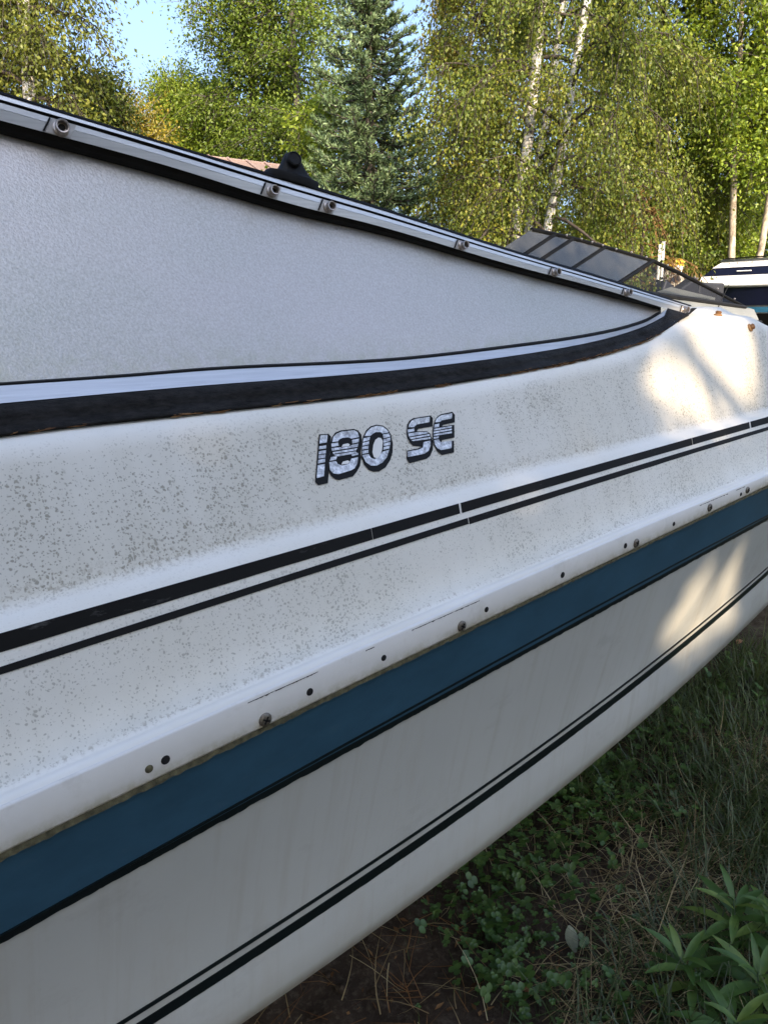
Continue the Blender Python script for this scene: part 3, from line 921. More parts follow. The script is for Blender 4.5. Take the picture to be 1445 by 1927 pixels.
wsk = lambda p: np.where(p < 1261, ws_b(np.minimum(p, 1261)), 588 + (p - 1261) * .0 - 0)
gkk = lambda p: np.where(p < 1291, gk_b(np.minimum(p, 1291)), 590)
def wsk2(p): return np.minimum(np.where(np.asarray(p) <= 1255, ws_b(np.minimum(p, 1255)), b_b(p) - 2), gkk(p) - 1.0)
mixk = lambda w: (lambda p: wsk2(p) * (1 - w) + gkk(p) * w)
gasket = lofted('base_gasket', [prow(PXK, wsk2, lambda p: .740), prow(PXK, mixk(.06), lambda p: .727), prow(PXK, mixk(.25), lambda p: .7205), prow(PXK, mixk(.45), lambda p: .7180), prow(PXK, mixk(.62), lambda p: .7175), prow(PXK, mixk(.80), lambda p: .7130), prow(PXK, mixk(.9), lambda p: .7095), prow(PXK, mixk(1.0), lambda p: .7065), prow(PXK, gkk, lambda p: .718, 0, -.004)], M['gasket'], boat, smooth=True)
# end cap of the frame
mb = MB()
e = [aty(1284, 574, .751), aty(1312, 579, .751), aty(1292, 594, .751)]
e2 = [aty(1300, 581, .7475), aty(1311, 579.5, .7475), aty(1293, 595, .7475), aty(1289, 591, .7475)]
mb.add(e2 + [p + np.array([0, .02, 0]) for p in e2], [(0, 1, 2, 3), (0, 4, 5, 1), (1, 5, 6, 2), (2, 6, 7, 3), (3, 7, 4, 0)])
mb.build('end_cap', M['rubber'], boat)

# snap studs on the frame
def frame_point(px, w):
    py = float(g_b(px)) * (1 - w) + float(b_b(px)) * w
    return aty(px, py, float(y_top(px)) - .0046)
for (px, py, sc) in [(115, 237, 1.12), (511, 352, .95), (617, 383, .95), (868, 458, .95), (1042, 510, .95), (1177, 549, .95), (1285, 577, .95)]:
    w_ = .55
    p = frame_point(px, w_)
    a_ = frame_point(px - 6, w_); b_ = frame_point(px + 6, w_)
    tx = Vector(b_ - a_).normalized()
    up_ = Vector(frame_point(px, .1) - frame_point(px, .9)).normalized()
    nn = tx.cross(up_).normalized()
    if nn.y > 0: nn = -nn
    nn = (nn + up_ * .12).normalized()
    # tab plate
    hw = .0105 * sc
    q = []
    for (sx, w2) in ((-1, .02), (1, .02), (1, .98), (-1, .98)):
        pp = Vector(frame_point(px, w2)) + tx * (sx * hw + (.5 - w2) * .006) + nn * .0006
        q.append(pp)
    mt_ = MB()
    mt_.add(q + [k - nn * .002 for k in q], [(0, 1, 2, 3), (0, 4, 5, 1), (1, 5, 6, 2), (2, 6, 7, 3), (3, 7, 4, 0)])
    tabp = mt_.build('snap_tab', M['plate'], frame)
    ms = MB()
    R_ = .0062 * sc
    ms.lathe(Vector(p) + nn * .0005, nn, [(R_ * 1.12, 0), (R_ * 1.14, .0014), (R_ * .92, .0022), (R_ * .80, .0034), (R_ * .84, .0062), (R_ * 1.0, .0078), (R_ * 1.02, .0094), (R_ * .92, .0104), (R_ * .74, .0102), (R_ * .64, .0086), (R_ * .6, .0052), (R_ * .1, .0046)], 22)
    so_ = ms.build('snap_stud', M['brass'], frame)
    auto_smooth(so_, 50)
    mi_ = MB()
    mi_.lathe(Vector(p) + nn * .0050, nn, [(R_ * .58, 0), (R_ * .5, .0008), (R_ * .2, .0010)], 14)
    mi_.build('snap_socket', M['dark'], frame)
    mg = MB()
    g0 = Vector(frame_point(px, .04)) - tx * hw * 1.12 + nn * .0011 + tx * .003; g1 = Vector(frame_point(px, .96)) - tx * hw * 1.12 + nn * .0011 - tx * .003
    mg.tube([g0, g1], .0009, 5)
    mg.build('tab_seam', M['rubber'], frame)

# little corroded snaps on the coaming
for (px, py) in [(1350, 594), (1410, 617)]:
    h, n_ = on_deck(px, py)
    ms = MB()
    ms.lathe(h, n_, [(.008, 0), (.008, .002), (.005, .004), (.006, .007), (.004, .009), (.001, .009)], 14)
    auto_smooth(ms.build('corroded_snap', M['needle'], boat))

# black clamp with round knob on top of the frame
pb0 = aty(507, 327, float(y_top(507)) + .010); pb1 = aty(600, 356, float(y_top(600)) + .010)
ax = Vector(pb1 - pb0); Lb = ax.length; ax.normalize()
upv = Vector((0, 0, 1)); upv = (upv - ax * upv.dot(ax)).normalized(); sd = ax.cross(upv)
bc = (Vector(pb0) + Vector(pb1)) / 2
mbk = MB()
prof_ = []
for k in range(24):                          # oval foot
    an = 2 * math.pi * k / 24
    prof_.append((math.copysign(abs(math.cos(an)) ** .6, math.cos(an)), math.copysign(abs(math.sin(an)) ** .6, math.sin(an))))
Vk = []; Fk = []
levels = [(.50, .014, -.004, 0), (.51, .015, .002, 0), (.49, .0145, .005, 0), (.36, .011, .006, .003), (.28, .0085, .011, .001), (.21, .0070, .018, -.001), (.155, .006, .024, -.003), (.11, .005, .029, -.004), (.05, .003, .031, -.004)]
for (lx, ly, h_, sh) in levels:
    for (cx2, sy2) in prof_:
        Vk.append(bc + ax * (cx2 * lx * Lb + sh - .004) + sd * sy2 * ly + upv * h_)
for i in range(len(levels) - 1):
    for k in range(24):
        Fk.append((i * 24 + k, i * 24 + (k + 1) % 24, (i + 1) * 24 + (k + 1) % 24, (i + 1) * 24 + k))
Fk.append(tuple((len(levels) - 1) * 24 + k for k in range(24)))
clamp = mesh_obj('clamp_bracket', Vk, Fk, M['rubber'], boat); auto_smooth(clamp, 50)
mk = MB()
kc = Vector(aty(549, 306, float(y_top(551)) + .010))
kax = (Vector((0, 0, EYE)) - kc).normalized() + Vector((.55, .2, .5)) * .8
mk.lathe(kc - kax.normalized() * .002, kax, [(.003, -.004), (.006, -.001), (.0088, .002), (.0096, .005), (.0096, .010), (.0088, .0122), (.0074, .0130), (.0068, .0120), (.002, .0116)], 24)
auto_smooth(mk.build('round_knob', M['rubber'], clamp), 40)

# starboard and front of the windscreen (outside the picture)
mb = MB()
tl = extend_left(prow(PXF, top_o, yt, .004), EXL)
bl = extend_left(prow(PXK, gkk, lambda p: .73), EXL)
def mir(p): return np.array([p[0], 2 * YMID - p[1], p[2]])
mb.hexa([mir(bl[0]), mir(bl[-1]), mir(bl[-1]) - [0, .02, 0], mir(bl[0]) - [0, .02, 0], mir(tl[0]), mir(tl[-1]) + [0, 0, .01], mir(tl[-1]) - [0, .02, -.01], mir(tl[0]) - [0, .02, 0]])
mb.build('starboard_screen', M['glass'], boat)
mb = MB()
f0, f1 = bl[0] + [-.25, .05, 0], tl[0]
mb.hexa([f0, mir(f0), mir(f0) + [.02, 0, 0], f0 + [.02, 0, 0], f1, mir(f1), mir(f1) + [.02, 0, 0], f1 + [.02, 0, 0]])
mb.build('front_screen', M['glass'], boat)

# dead pine needles lodged under the gasket
r_ = random.Random(4)
mb = MB()
for (c0, c1, n_) in [(0, 70, 5), (120, 160, 4), (320, 415, 12), (500, 580, 5), (660, 735, 12), (800, 860, 4), (930, 1040, 16), (1040, 1130, 20), (1130, 1210, 16), (1200, 1265, 8)]:
    for k in range(n_):
        px = r_.uniform(c0, c1)
        ln = r_.uniform(15, 45) * (1 - px / 2600)
        pts = []
        b0 = r_.uniform(-2.0, 3.0); b1 = r_.uniform(-2.5, 4.5)
        for q in range(4):
            x_ = px + ln * q / 3
            pts.append(aty(x_, float(gkk(min(x_, 1285))) + b0 + (b1 - b0) * q / 3 + math.sin(q * 1.2) * .8, .7085 - .002 * r_.random()))
        mb.tube(pts, [.0004, .0006, .0006, .0003], 4)
tag(mb.build('pine_needle_debris', M['needle']), 'brown dead pine needles caught along the black windshield gasket', 'debris', None, 'stuff')

# ------------------------------------------------------------------ leaves and trees
def unit(v): return v / np.maximum(np.linalg.norm(v, axis=-1, keepdims=True), 1e-9)

def leaf_arrays(pos, d, nrm, L, Wd, fold=.18):
    d = unit(d); s = unit(np.cross(d, nrm)); n_ = np.cross(s, d)
    L = L[:, None]; Wd = Wd[:, None]
    b = pos; tip = pos + d * L
    mid = pos + d * L * .42
    s1 = mid + s * Wd * .5 + n_ * Wd * fold; s2 = mid - s * Wd * .5 + n_ * Wd * fold
    V = np.stack([b, s1, tip, s2], 1).reshape(-1, 3)
    i = np.arange(len(pos))[:, None] * 4
    T = np.concatenate([i + [0, 1, 2], i + [0, 2, 3]], 1).reshape(-1, 3)
    return V, T

def tubes_np(polys, radii, n):
    """polys (m,k,3), radii (m,k) -> one mesh of m tubes"""
    m_, k_, _ = polys.shape
    t = np.gradient(polys, axis=1); t = unit(t)
    up = np.array([.31, .17, .93]); a = unit(np.cross(t, up)); b = np.cross(t, a)
    an = np.arange(n) * 2 * np.pi / n
    V = polys[:, :, None, :] + radii[:, :, None, None] * (a[:, :, None, :] * np.cos(an)[None, None, :, None] + b[:, :, None, :] * np.sin(an)[None, None, :, None])
    V = V.reshape(-1, 3)
    ii, jj, kk = np.meshgrid(np.arange(m_), np.arange(k_ - 1), np.arange(n), indexing='ij')
    base = (ii * k_ + jj) * n
    p0 = base + kk; p1 = base + (kk + 1) % n; q0 = p0 + n; q1 = p1 + n
    T = np.concatenate([np.stack([p0, p1, q1], -1).reshape(-1, 3), np.stack([p0, q1, q0], -1).reshape(-1, 3)])
    return V, T

def joinVT(lst):
    V = []; T = []; o = 0
    for v, t in lst:
        V.append(v); T.append(t + o); o += len(v)
    return np.concatenate(V), np.concatenate(T)

def make_tree(name, label, base, H, r0, crown, n_limb, twigs, leaves, lsize, fmat, bmat, seed, lean=(0, 0), droop=.2, prof=None, twig_len=.5, spread=.16, hang=.3, el=(.2, .9), trunks=None, group=None, keep=None, cat='tree', cb=.25, wig=.05, flat=None, avoid=None):
    """trunk(s) with limbs; twigs along the limbs; leaves gathered round the twigs. crown = radius"""
    R = np.random.default_rng(seed)
    base = np.asarray(base, float)
    root = empty(name, base)
    tag(root, label, cat, group)
    trunks = trunks or [(0, 0, lean[0], lean[1], H, r0)]
    prof = prof or (lambda u: math.sin(math.pi * min(1, u * .85 + .15)) ** .6)
    allL = []
    tpol = []
    for (ox, oy, lx, ly, h, rr) in trunks:
        k = 12
        u = np.linspace(0, 1, k)
        w = np.cumsum(R.normal(0, wig, (k, 2)), 0) * h / 10; w[0] = 0
        P = np.stack([ox + lx * u + w[:, 0], oy + ly * u + w[:, 1], h * u], 1) + base
        P[0, 2] -= .1
        rad = rr * (1 - u) ** .8 + .012
        rad[0] *= 1.25
        tpol.append((P, rad))
        Vt, Tt = tubes_np(P[None], rad[None], 9)
        tr = fast_mesh('trunk', Vt, Tt, bmat, root, smooth=True)
    limbs = []; lrad = []
    for i in range(n_limb):
        P, rad = tpol[i % len(tpol)]
        u = cb + (1 - cb) * ((i + R.random()) / n_limb) ** .9
        u = min(u, .985)
        f = u * (len(P) - 1); j = int(f); f -= j
        p0 = P[j] * (1 - f) + P[min(j + 1, len(P) - 1)] * f
        r_l = (rad[j] * (1 - f) + rad[min(j + 1, len(P) - 1)] * f) * .5
        az = i * 2.39996 + R.normal(0, .35)
        if avoid is not None:
            dlt = (az - avoid + math.pi) % (2 * math.pi) - math.pi
            if abs(dlt) < .3: az = avoid + math.copysign(.3 + abs(dlt) * .8, dlt)
        e = R.uniform(*el)
        ln = crown * prof((u - cb) / (1 - cb)) * R.uniform(.65, 1.15)
        dv = np.array([math.cos(az) * math.cos(e), math.sin(az) * math.cos(e), math.sin(e)])
        s = np.linspace(0, 1, 7)
        Q = p0 + dv * ln * s[:, None] + np.cumsum(R.normal(0, .03, (7, 3)), 0) * ln
        Q[:, 2] -= droop * ln * s ** 2
        Q[0] = p0
        limbs.append(Q); lrad.append(np.maximum(r_l * (1 - s) ** .8 * .9, .004))
    limbs = np.array(limbs); lrad = np.array(lrad)
    # twigs
    nt_ = n_limb * twigs
    li = np.repeat(np.arange(n_limb), twigs)
    t = R.uniform(.18, 1.0, nt_) ** .8
    f = t * 6; j = np.minimum(f.astype(int), 5); f = (f - j)[:, None]
    p0 = limbs[li, j] * (1 - f) + limbs[li, j + 1] * f
    ld = unit(limbs[li, j + 1] - limbs[li, j])
    d = unit(ld * .6 + R.normal(0, .6, (nt_, 3)) + np.array([0, 0, -hang]))
    tl = twig_len * R.uniform(.4, 1.2, nt_)
    s = np.linspace(0, 1, 4)
    tw = p0[:, None, :] + d[:, None, :] * tl[:, None, None] * s[None, :, None]
    tw[:, :, 2] -= hang * tl[:, None] * s[None] ** 2 * .8
    Vb_, Tb_ = tubes_np(limbs, lrad, 6)
    tk = np.ones(nt_, bool) if keep is None else keep(tw[:, 0], R, tw[:, 3] - tw[:, 0], True)
    Vt_, Tt_ = tubes_np(tw[tk][:, [0, 2, 3]], np.tile(np.array([.006, .0045, .002]), (int(tk.sum()), 1)) * (lsize / .06) ** .5, 3)
    Vj, Tj = joinVT([(Vb_, Tb_), (Vt_, Tt_)])
    fast_mesh('branch', Vj, Tj, bmat if flat is None else flat, root, smooth=True)
    # leaves
    nl = nt_ * leaves
    ti = np.repeat(np.arange(nt_), leaves)
    u = R.uniform(.1, 1.05, nl)
    f = u * 3; j = np.clip(f.astype(int), 0, 2); f = (f - j)[:, None]
    pos = tw[ti, j] * (1 - f) + tw[ti, j + 1] * f + R.normal(0, spread * twig_len, (nl, 3))
    ldv = unit(d[ti] * .5 + R.normal(0, .7, (nl, 3)) + np.array([0, 0, -hang * 1.3]))
    nv = R.normal(0, .7, (nl, 3)) + np.array([0, 0, .8])
    L = lsize * R.uniform(.6, 1.25, nl); Wd = L * R.uniform(.5, .75, nl)
    ok = pos[:, 2] > .05
    if keep is not None: ok &= keep(pos, R, ldv * L[:, None])
    V, T = leaf_arrays(pos[ok], ldv[ok], nv[ok], L[ok], Wd[ok])
    fast_mesh('crown', V, T, fmat, root)
    return root

FOL = dict(
    birch=foliage('birch_leaves', [(.2, (.060, .092, .015)), (.46, (.130, .172, .028)), (.72, (.225, .245, .038)), (.94, (.44, .36, .05))], .42),
    yellow=foliage('yellowing_leaves', [(.2, (.10, .10, .018)), (.5, (.26, .225, .034)), (.85, (.50, .37, .055))], .42),
    olive=foliage('olive_leaves', [(.2, (0.064, 0.086, 0.017)), (.55, (0.134, 0.158, 0.026)), (.9, (0.288, 0.288, 0.048))], .38),
    poplar=foliage('poplar_leaves', [(.2, (0.065, 0.108, 0.017)), (.55, (0.130, 0.190, 0.026)), (.9, (0.252, 0.306, 0.042))], .38),
    lime=foliage('lime_green_leaves', [(.2, (0.108, 0.172, 0.022)), (.55, (0.216, 0.296, 0.036)), (.9, (0.396, 0.450, 0.060))], .45),
    dark=foliage('dark_wood_leaves', [(.2, (0.036, 0.058, 0.015)), (.6, (0.082, 0.112, 0.022)), (.9, (0.162, 0.198, 0.036))], .3),
    spruce=foliage('spruce_needles', [(.15, (.062, .100, .042)), (.5, (.145, .215, .095)), (.85, (.27, .36, .17))], .12, .04),
    dead=foliage('dead_twigs', [(.2, (0.093, 0.054, 0.020)), (.6, (0.205, 0.117, 0.040)), (.9, (0.316, 0.198, 0.072))], .1),
)
BARK = dict(
    birch=mat_bark('birch_bark', (.58, .55, .50), (.045, .038, .032), (3, 3, 9), .40, .50, 2.2),
    pale=mat_bark('pale_poplar_bark', (.42, .35, .26), (.15, .12, .08), (4, 4, 3), .35, .6, 3),
    grey=mat_bark('grey_bark', (.12, .105, .085), (.035, .03, .024), (6, 6, 1.5), .35, .65, 4),
    twig=plain('dark_twigs', (.05, .038, .028), .85),
)

def base_at(px, D):
    p = at_dist(px, 600, D); return (p[0], p[1], 0.0)
def z_at(py, D, px=722): return at_dist(px, py, D)[2]
def side(px, D, k):                           # metres to the right of the line of sight at that distance
    return A_R * k

# birch clump with three white stems
bx = np.array(base_at(985, 9.2))
def to_local(px, D, b): return np.array(base_at(px, D)) - b
def trunk_spec(px0, px1, py1, D, h, rr, b):
    """stem foot below column px0 (at eye level) leaning so that it passes the place (px1, py1)"""
    p0 = np.array(base_at(px0, D)); p1 = at_dist(px1, py1, D)
    e = np.array([p0[0], p0[1], EYE])
    sl_ = (p1 - e) / (p1[2] - e[2])
    foot = e - sl_ * EYE
    return (foot[0] - b[0], foot[1] - b[1], sl_[0] * h, sl_[1] * h, h, rr)
make_tree('birch_tree', 'big weeping birch with three white stems behind the dark windshield', bx, 8.5, .09, 1.6, 120, 20, 64, .039, FOL['birch'], BARK['birch'], 11,
          droop=.45, twig_len=.55, spread=.14, hang=.75, el=(.0, .85), cb=.14, wig=.035, avoid=math.atan2(-bx[1], -bx[0]),
          trunks=[trunk_spec(958, 996, 0, 9.2, 9.5, .062, bx), trunk_spec(970, 1044, 130, 9.6, 8.5, .050, bx), trunk_spec(982, 1072, 150, 9.0, 8.0, .050, bx)], flat=BARK['twig'])
make_tree('birch_tree', 'yellowing birch crown spreading above the sunlit hull at right', base_at(1215, 13.8), 9.5, .10, 2.0, 90, 22, 60, .050, FOL['birch'], BARK['grey'], 12,
          droop=.4, twig_len=.65, spread=.2, hang=.7, el=(.1, .8), cb=.22, flat=BARK['twig'])
make_tree('birch_tree', 'small golden leaved birch between the blue spruce and white stems', base_at(842, 12.2), 8.5, .05, .95, 64, 22, 36, .054, FOL['yellow'], BARK['birch'], 13,
          droop=.35, twig_len=.45, spread=.2, hang=.6, cb=.10, flat=BARK['twig'])
# pale young poplars at the right edge
for (px, D, px1, py1, h, lab, sd_) in [(1376, 12.9, 1388, 330, 8, 'young poplar with pale trunk above the cabin cruiser roof', 21), (1404, 13.1, 1442, 380, 7, 'pale leaning poplar stem at the right edge behind cruiser', 22)]:
    b_ = np.array(base_at(px, D)); b_[2] = 0
    sp = trunk_spec(px, px1, py1, D, h, .050, b_)
    make_tree('poplar_tree', lab, b_, h, .05, 1.3, 36, 20, 34, .066, FOL['lime'], BARK['pale'], sd_, droop=.1, twig_len=.5, spread=.2, hang=.2, cb=.42, trunks=[sp], wig=.02, flat=BARK['twig'])
# leafy bushes on the right
for (px, D, h, cr, lab, sd_, fm) in [(1330, 14.8, 3.2, 1.3, 'bright leafy bush behind the yellow nosed watercraft', 31, 'lime'), (1420, 15, 4.2, 1.7, 'tall leafy bush behind the cabin cruiser', 32, 'lime'), (1130, 11.5, 2.6, 1.1, 'low green bush behind the dark boat windshield', 33, 'poplar'), (1255, 14.5, 5, 1.6, 'green sapling thicket behind the white stakes', 34, 'poplar'), (905, 11.6, 3.0, 1.2, 'low yellow green bush left of the white birch stems', 35, 'birch')]:
    make_tree('leafy_bush', lab, base_at(px, D), h, .03, cr, 36, 16, 26, .07, FOL[fm], BARK['grey'], sd_, droop=.1, twig_len=.4, spread=.22, hang=.25, el=(.1, 1.2), cb=.05, cat='bush')
# dead brown sapling
make_tree('dead_sapling', 'dead brown sapling hanging with dry twigs right of the birch', base_at(1212, 9.9), 3.0, .03, .75, 26, 16, 3, .04, FOL['dead'], BARK['twig'], 41, droop=.5, twig_len=.4, spread=.14, hang=.6, el=(-.3, 1.0), cb=.15, wig=.12, flat=FOL['dead'])
# left group
b_ = np.array(base_at(82, 14))
make_tree('birch_tree', 'tall birch with cream trunk at the left edge', b_, 11, .13, 1.2, 70, 22, 32, .065, FOL['olive'], BARK['birch'], 51, droop=.35, twig_len=.7, spread=.2, hang=.6, cb=.22, trunks=[trunk_spec(90, 66, 30, 14, 11, .13, b_)], flat=BARK['twig'])
make_tree('maple_tree', 'dense olive maple filling the upper left corner', base_at(-30, 15.5), 12, .14, 2.5, 70, 24, 30, .075, FOL['olive'], BARK['grey'], 52, droop=.2, twig_len=.75, spread=.22, hang=.4, cb=.2)
make_tree('maple_tree', 'dark shrubby maple under the patch of open sky', base_at(205, 17), 5.9, .10, 1.3, 46, 22, 34, .07, FOL['dark'], BARK['grey'], 53, droop=.2, twig_len=.6, spread=.22, hang=.3, cb=.15)
make_tree('willow_tree', 'pale yellow green willow with feathery top against the sky', base_at(350, 21), 6.5, .10, 1.35, 60, 24, 30, .075, FOL['lime'], BARK['grey'], 54, droop=.1, twig_len=.8, spread=.14, hang=-.25, el=(.5, 1.25), cb=.1)
make_tree('willow_tree', 'slim grey green willow between dark maple and yellow willow', base_at(265, 19), 5.7, .08, 1.0, 40, 22, 32, .07, FOL['yellow'], BARK['pale'], 55, droop=.1, twig_len=.7, spread=.16, hang=-.1, el=(.4, 1.2), cb=.1)
make_tree('poplar_tree', 'tall rounded green poplar left of the blue spruce', base_at(495, 20), 12.5, .14, 1.35, 80, 24, 30, .08, FOL['poplar'], BARK['grey'], 56, droop=.15, twig_len=.75, spread=.22, hang=.25, cb=.22)
make_tree('poplar_tree', 'dark green poplar with bare lower trunk beside the spruce', base_at(572, 18.5), 12, .11, 1.3, 56, 22, 34, .075, FOL['poplar'], BARK['grey'], 57, droop=.2, twig_len=.7, spread=.22, hang=.3, cb=.36)
make_tree('poplar_tree', 'lower green poplar behind the tan metal roof', base_at(405, 24), 7.6, .12, 1.5, 60, 22, 34, .085, FOL['poplar'], BARK['grey'], 58, droop=.15, twig_len=.8, spread=.22, hang=.2, cb=.12)
make_tree('lime_sapling', 'small lime green sapling tucked against the left of the spruce', base_at(603, 13.5), 4.9, .04, .75, 22, 16, 24, .075, FOL['lime'], BARK['grey'], 59, droop=.15, twig_len=.4, spread=.2, hang=.3, cb=.45, cat='tree')

# blue spruce
def make_spruce(base, H, R0, seed, label):
    R = np.random.default_rng(seed)
    base = np.asarray(base, float)
    root = empty('spruce_tree', base); tag(root, label, 'tree')
    u = np.linspace(0, 1, 10)
    P = base + np.stack([u * 0, u * 0, u * H], 1)
    V, T = tubes_np(P[None], (.12 * (1 - u) + .012)[None], 8)
    fast_mesh('trunk', V, T, BARK['grey'], root, smooth=True)
    limbs = []
    z = .3
    while z < H - .1:
        k = 7 if z < H * .8 else 5
        a0 = R.random() * 6.28
        rr = R0 * (1 - z / H) ** .85 + .05
        for i in range(k):
            a = a0 + i * 6.283 / k + R.normal(0, .15)
            ln = rr * R.uniform(.78, 1.12)
            s = np.linspace(0, 1, 7)
            h_ = z - .28 * ln * np.sin(s * 2.2) + .20 * ln * s ** 2 + R.normal(0, .05)
            limbs.append(np.stack([base[0] + math.cos(a) * ln * s, base[1] + math.sin(a) * ln * s, base[2] + h_], 1))
        z += .165 * (1 - .45 * z / H) * R.uniform(.85, 1.15)
    limbs = np.array(limbs); nl_ = len(limbs)
    s7 = np.linspace(0, 1, 7)
    Vl, Tl = tubes_np(limbs, np.tile(.014 * (1 - s7) + .004, (nl_, 1)), 4)
    ln = np.linalg.norm(limbs[:, -1] - limbs[:, 0], axis=1)
    # side sprays, herring-bone along each limb
    sp = []; spd = []; spl = []
    for i in range(nl_):
        k = max(6, int(ln[i] / .040))
        t = R.uniform(.03, 1.0, k)
        f = t * 6; j = np.minimum(f.astype(int), 5); f = (f - j)[:, None]
        p = limbs[i, j] * (1 - f) + limbs[i, j + 1] * f
        d0 = unit(limbs[i, j + 1] - limbs[i, j])
        sd_ = unit(np.cross(d0, [0, 0, 1.0])) * np.where(np.arange(k) % 2, 1, -1)[:, None]
        d = unit(d0 * .75 + sd_ * R.uniform(.25, .9, (k, 1)) + R.normal(0, .15, (k, 3)) + np.array([0, 0, .22]))
        sp.append(p); spd.append(d); spl.append(np.clip(.30 * ln[i] * (1.05 - t * .75), .07, .34))
    sp = np.concatenate(sp); spd = np.concatenate(spd); spl = np.concatenate(spl)
    tw = sp[:, None, :] + spd[:, None, :] * spl[:, None, None] * np.linspace(0, 1, 3)[None, :, None]
    Vs, Ts = tubes_np(tw, np.tile(np.array([.004, .004, .002]), (len(sp), 1)), 3)
    Vj, Tj = joinVT([(Vl, Tl), (Vs, Ts)])
    fast_mesh('branch', Vj, Tj, BARK['grey'], root, smooth=True)
    m_ = 16
    ti = np.repeat(np.arange(len(sp)), m_)
    uu = R.uniform(.0, 1.0, len(ti))
    pos = sp[ti] + spd[ti] * (spl[ti] * uu)[:, None]
    nd = unit(spd[ti] * .85 + R.normal(0, .55, (len(ti), 3)) + np.array([0, 0, .25]))
    V, T = leaf_arrays(pos, nd, R.normal(0, 1, (len(ti), 3)), R.uniform(.045, .085, len(ti)), R.uniform(.013, .020, len(ti)))
    fast_mesh('crown', V, T, FOL['spruce'], root)
    return root
make_spruce(base_at(697, 11.5), 7.2, 1.65, 61, 'blue green spruce standing in the middle of the tree line')

# far wood behind everything
def far_wood():
    R = np.random.default_rng(71)
    P = []; trunks = []; trad = []
    for px in np.linspace(-650, 2350, 72):
        if 195 < px < 300 and R.random() < .9: hs = .62
        elif 300 <= px < 420: hs = .75
        else: hs = 1.0
        D = R.uniform(26, 44)
        b = np.array(base_at(px + R.normal(0, 12), D)); H = R.uniform(9, 13) * D / 34 * hs
        if 170 < px < 450: H = min(H, z_at(215, D, px))
        n_ = 1100
        u = R.random(n_) ** .8
        rr = H * .17 * np.sin(np.pi * np.clip(u * .8 + .2, 0, 1)) ** .6 * np.sqrt(R.random(n_)) * 1.1
        a = R.random(n_) * 6.283
        c = np.stack([b[0] + np.cos(a) * rr, b[1] + np.sin(a) * rr, H * (.12 + .88 * u)], 1)
        cl = R.integers(0, n_, n_ // 26)
        cc = c[np.repeat(cl, 26)] + R.normal(0, .32, (len(cl) * 26, 3))
        P.append(cc)
        s = np.linspace(0, 1, 5)
        trunks.append(np.stack([b[0] + s * R.normal(0, .4), b[1] + s * R.normal(0, .4), s * H * .9], 1)); trad.append(.12 * (1 - s) + .02)
    P = np.concatenate(P)
    V, T = leaf_arrays(P, R.normal(0, 1, P.shape) - [0, 0, .4], R.normal(0, .8, P.shape) + [0, 0, .8], R.uniform(.16, .30, len(P)), R.uniform(.10, .18, len(P)))
    V2, T2 = tubes_np(np.array(trunks), np.array(trad), 6)
    mi = np.concatenate([np.zeros(len(T), int), np.ones(len(T2), int)])
    Vj, Tj = joinVT([(V, T), (V2, T2)])
    o = fast_mesh('far_wood', Vj, Tj, [FOL['olive'], BARK['grey']], mi=mi)
    tag(o, 'far wood of mixed trees closing the view behind everything', 'wood', None, 'stuff')
far_wood()

# unseen shade trees behind the viewer: crowns cut open to place hull sun patches
def sun_hits(pos):                            # where the shadow of a leaf lands on the side of the boat (plane y = .62)
    s_ = np.array(SUN)
    t = (pos[:, 1] - .62) / s_[1]
    return pos[:, 0] - s_[0] * t, pos[:, 2] - s_[2] * t
bvh_side = BVHTree.FromPolygons([tuple(v) for v in np.concatenate(Vr + Vr2)], grid_faces(len(Vr) + len(Vr2), len(XS)))
OPENINGS = []
for (px, py, hx, hz, sh) in [(1320, 640, .13, .06, .93), (1285, 680, .10, .05, .9), (1350, 690, .12, .07, .93), (1375, 755, .11, .06, .9), (1405, 700, .09, .06, .9), (1330, 600, .15, .05, .95), (1320, 790, .10, .05, .8), (1255, 640, .06, .04, .74),
                             (1340, 858, .06, .05, .66), (1365, 815, .05, .04, .62), (1330, 1135, .14, .07, .93), (1385, 1105, .16, .08, .95), (1295, 1165, .11, .06, .84), (1435, 1070, .16, .08, .95), (1350, 1090, .06, .05, .7), (1420, 1020, .1, .05, .74),
                             (1000, 820, .08, .06, .46), (980, 890, .07, .05, .44), (925, 1040, .05, .04, .44), (1000, 985, .05, .04, .32), (1240, 870, .08, .06, .44), (1195, 1085, .06, .03, .38), (1420, 860, .10, .05, .55), (330, 920, .06, .04, .25)]:
    h_ = bvh_side.ray_cast(Vector((0, 0, EYE)), Vector(ray(px, py)))[0]
    if h_ is None: continue
    qx, qz = sun_hits(np.array([h_[:]]))
    OPENINGS.append((float(qx[0]), float(qz[0]), hx, hz, sh))
def keep_shade(pos, R, ext, twig=False):      # drops leaves and twigs that would shade the chosen sun patches
    p = np.zeros(len(pos))
    for k in ((0, .33, .66, 1.0) if twig else (0, .5, 1.0)):
        x, z = sun_hits(pos + ext * k)
        wx = (vnoise(x * 9 + 31, z * 9 + 31, 8) - .5) * .10; wz = (vnoise(x * 9 + 11, z * 9 + 11, 9) - .5) * .07
        for (cx_, cz_, hx, hz, sh) in OPENINGS:
            q = ((x + wx - cx_) / (hx + .02)) ** 2 + ((z + wz - cz_) / (hz + .02)) ** 2
            p = np.maximum(p, sh * (q < 1) * np.clip(.45 + 1.5 * np.clip((vnoise(x * 15 + 5, z * 15 + 40, 12) - .28) * 3, 0, .45), 0, 1.12))
    return R.random(len(pos)) > p
perp = np.array([-math.sin(SUN_AZ), math.cos(SUN_AZ)])
sdir = np.array([math.cos(SUN_AZ), math.sin(SUN_AZ)])
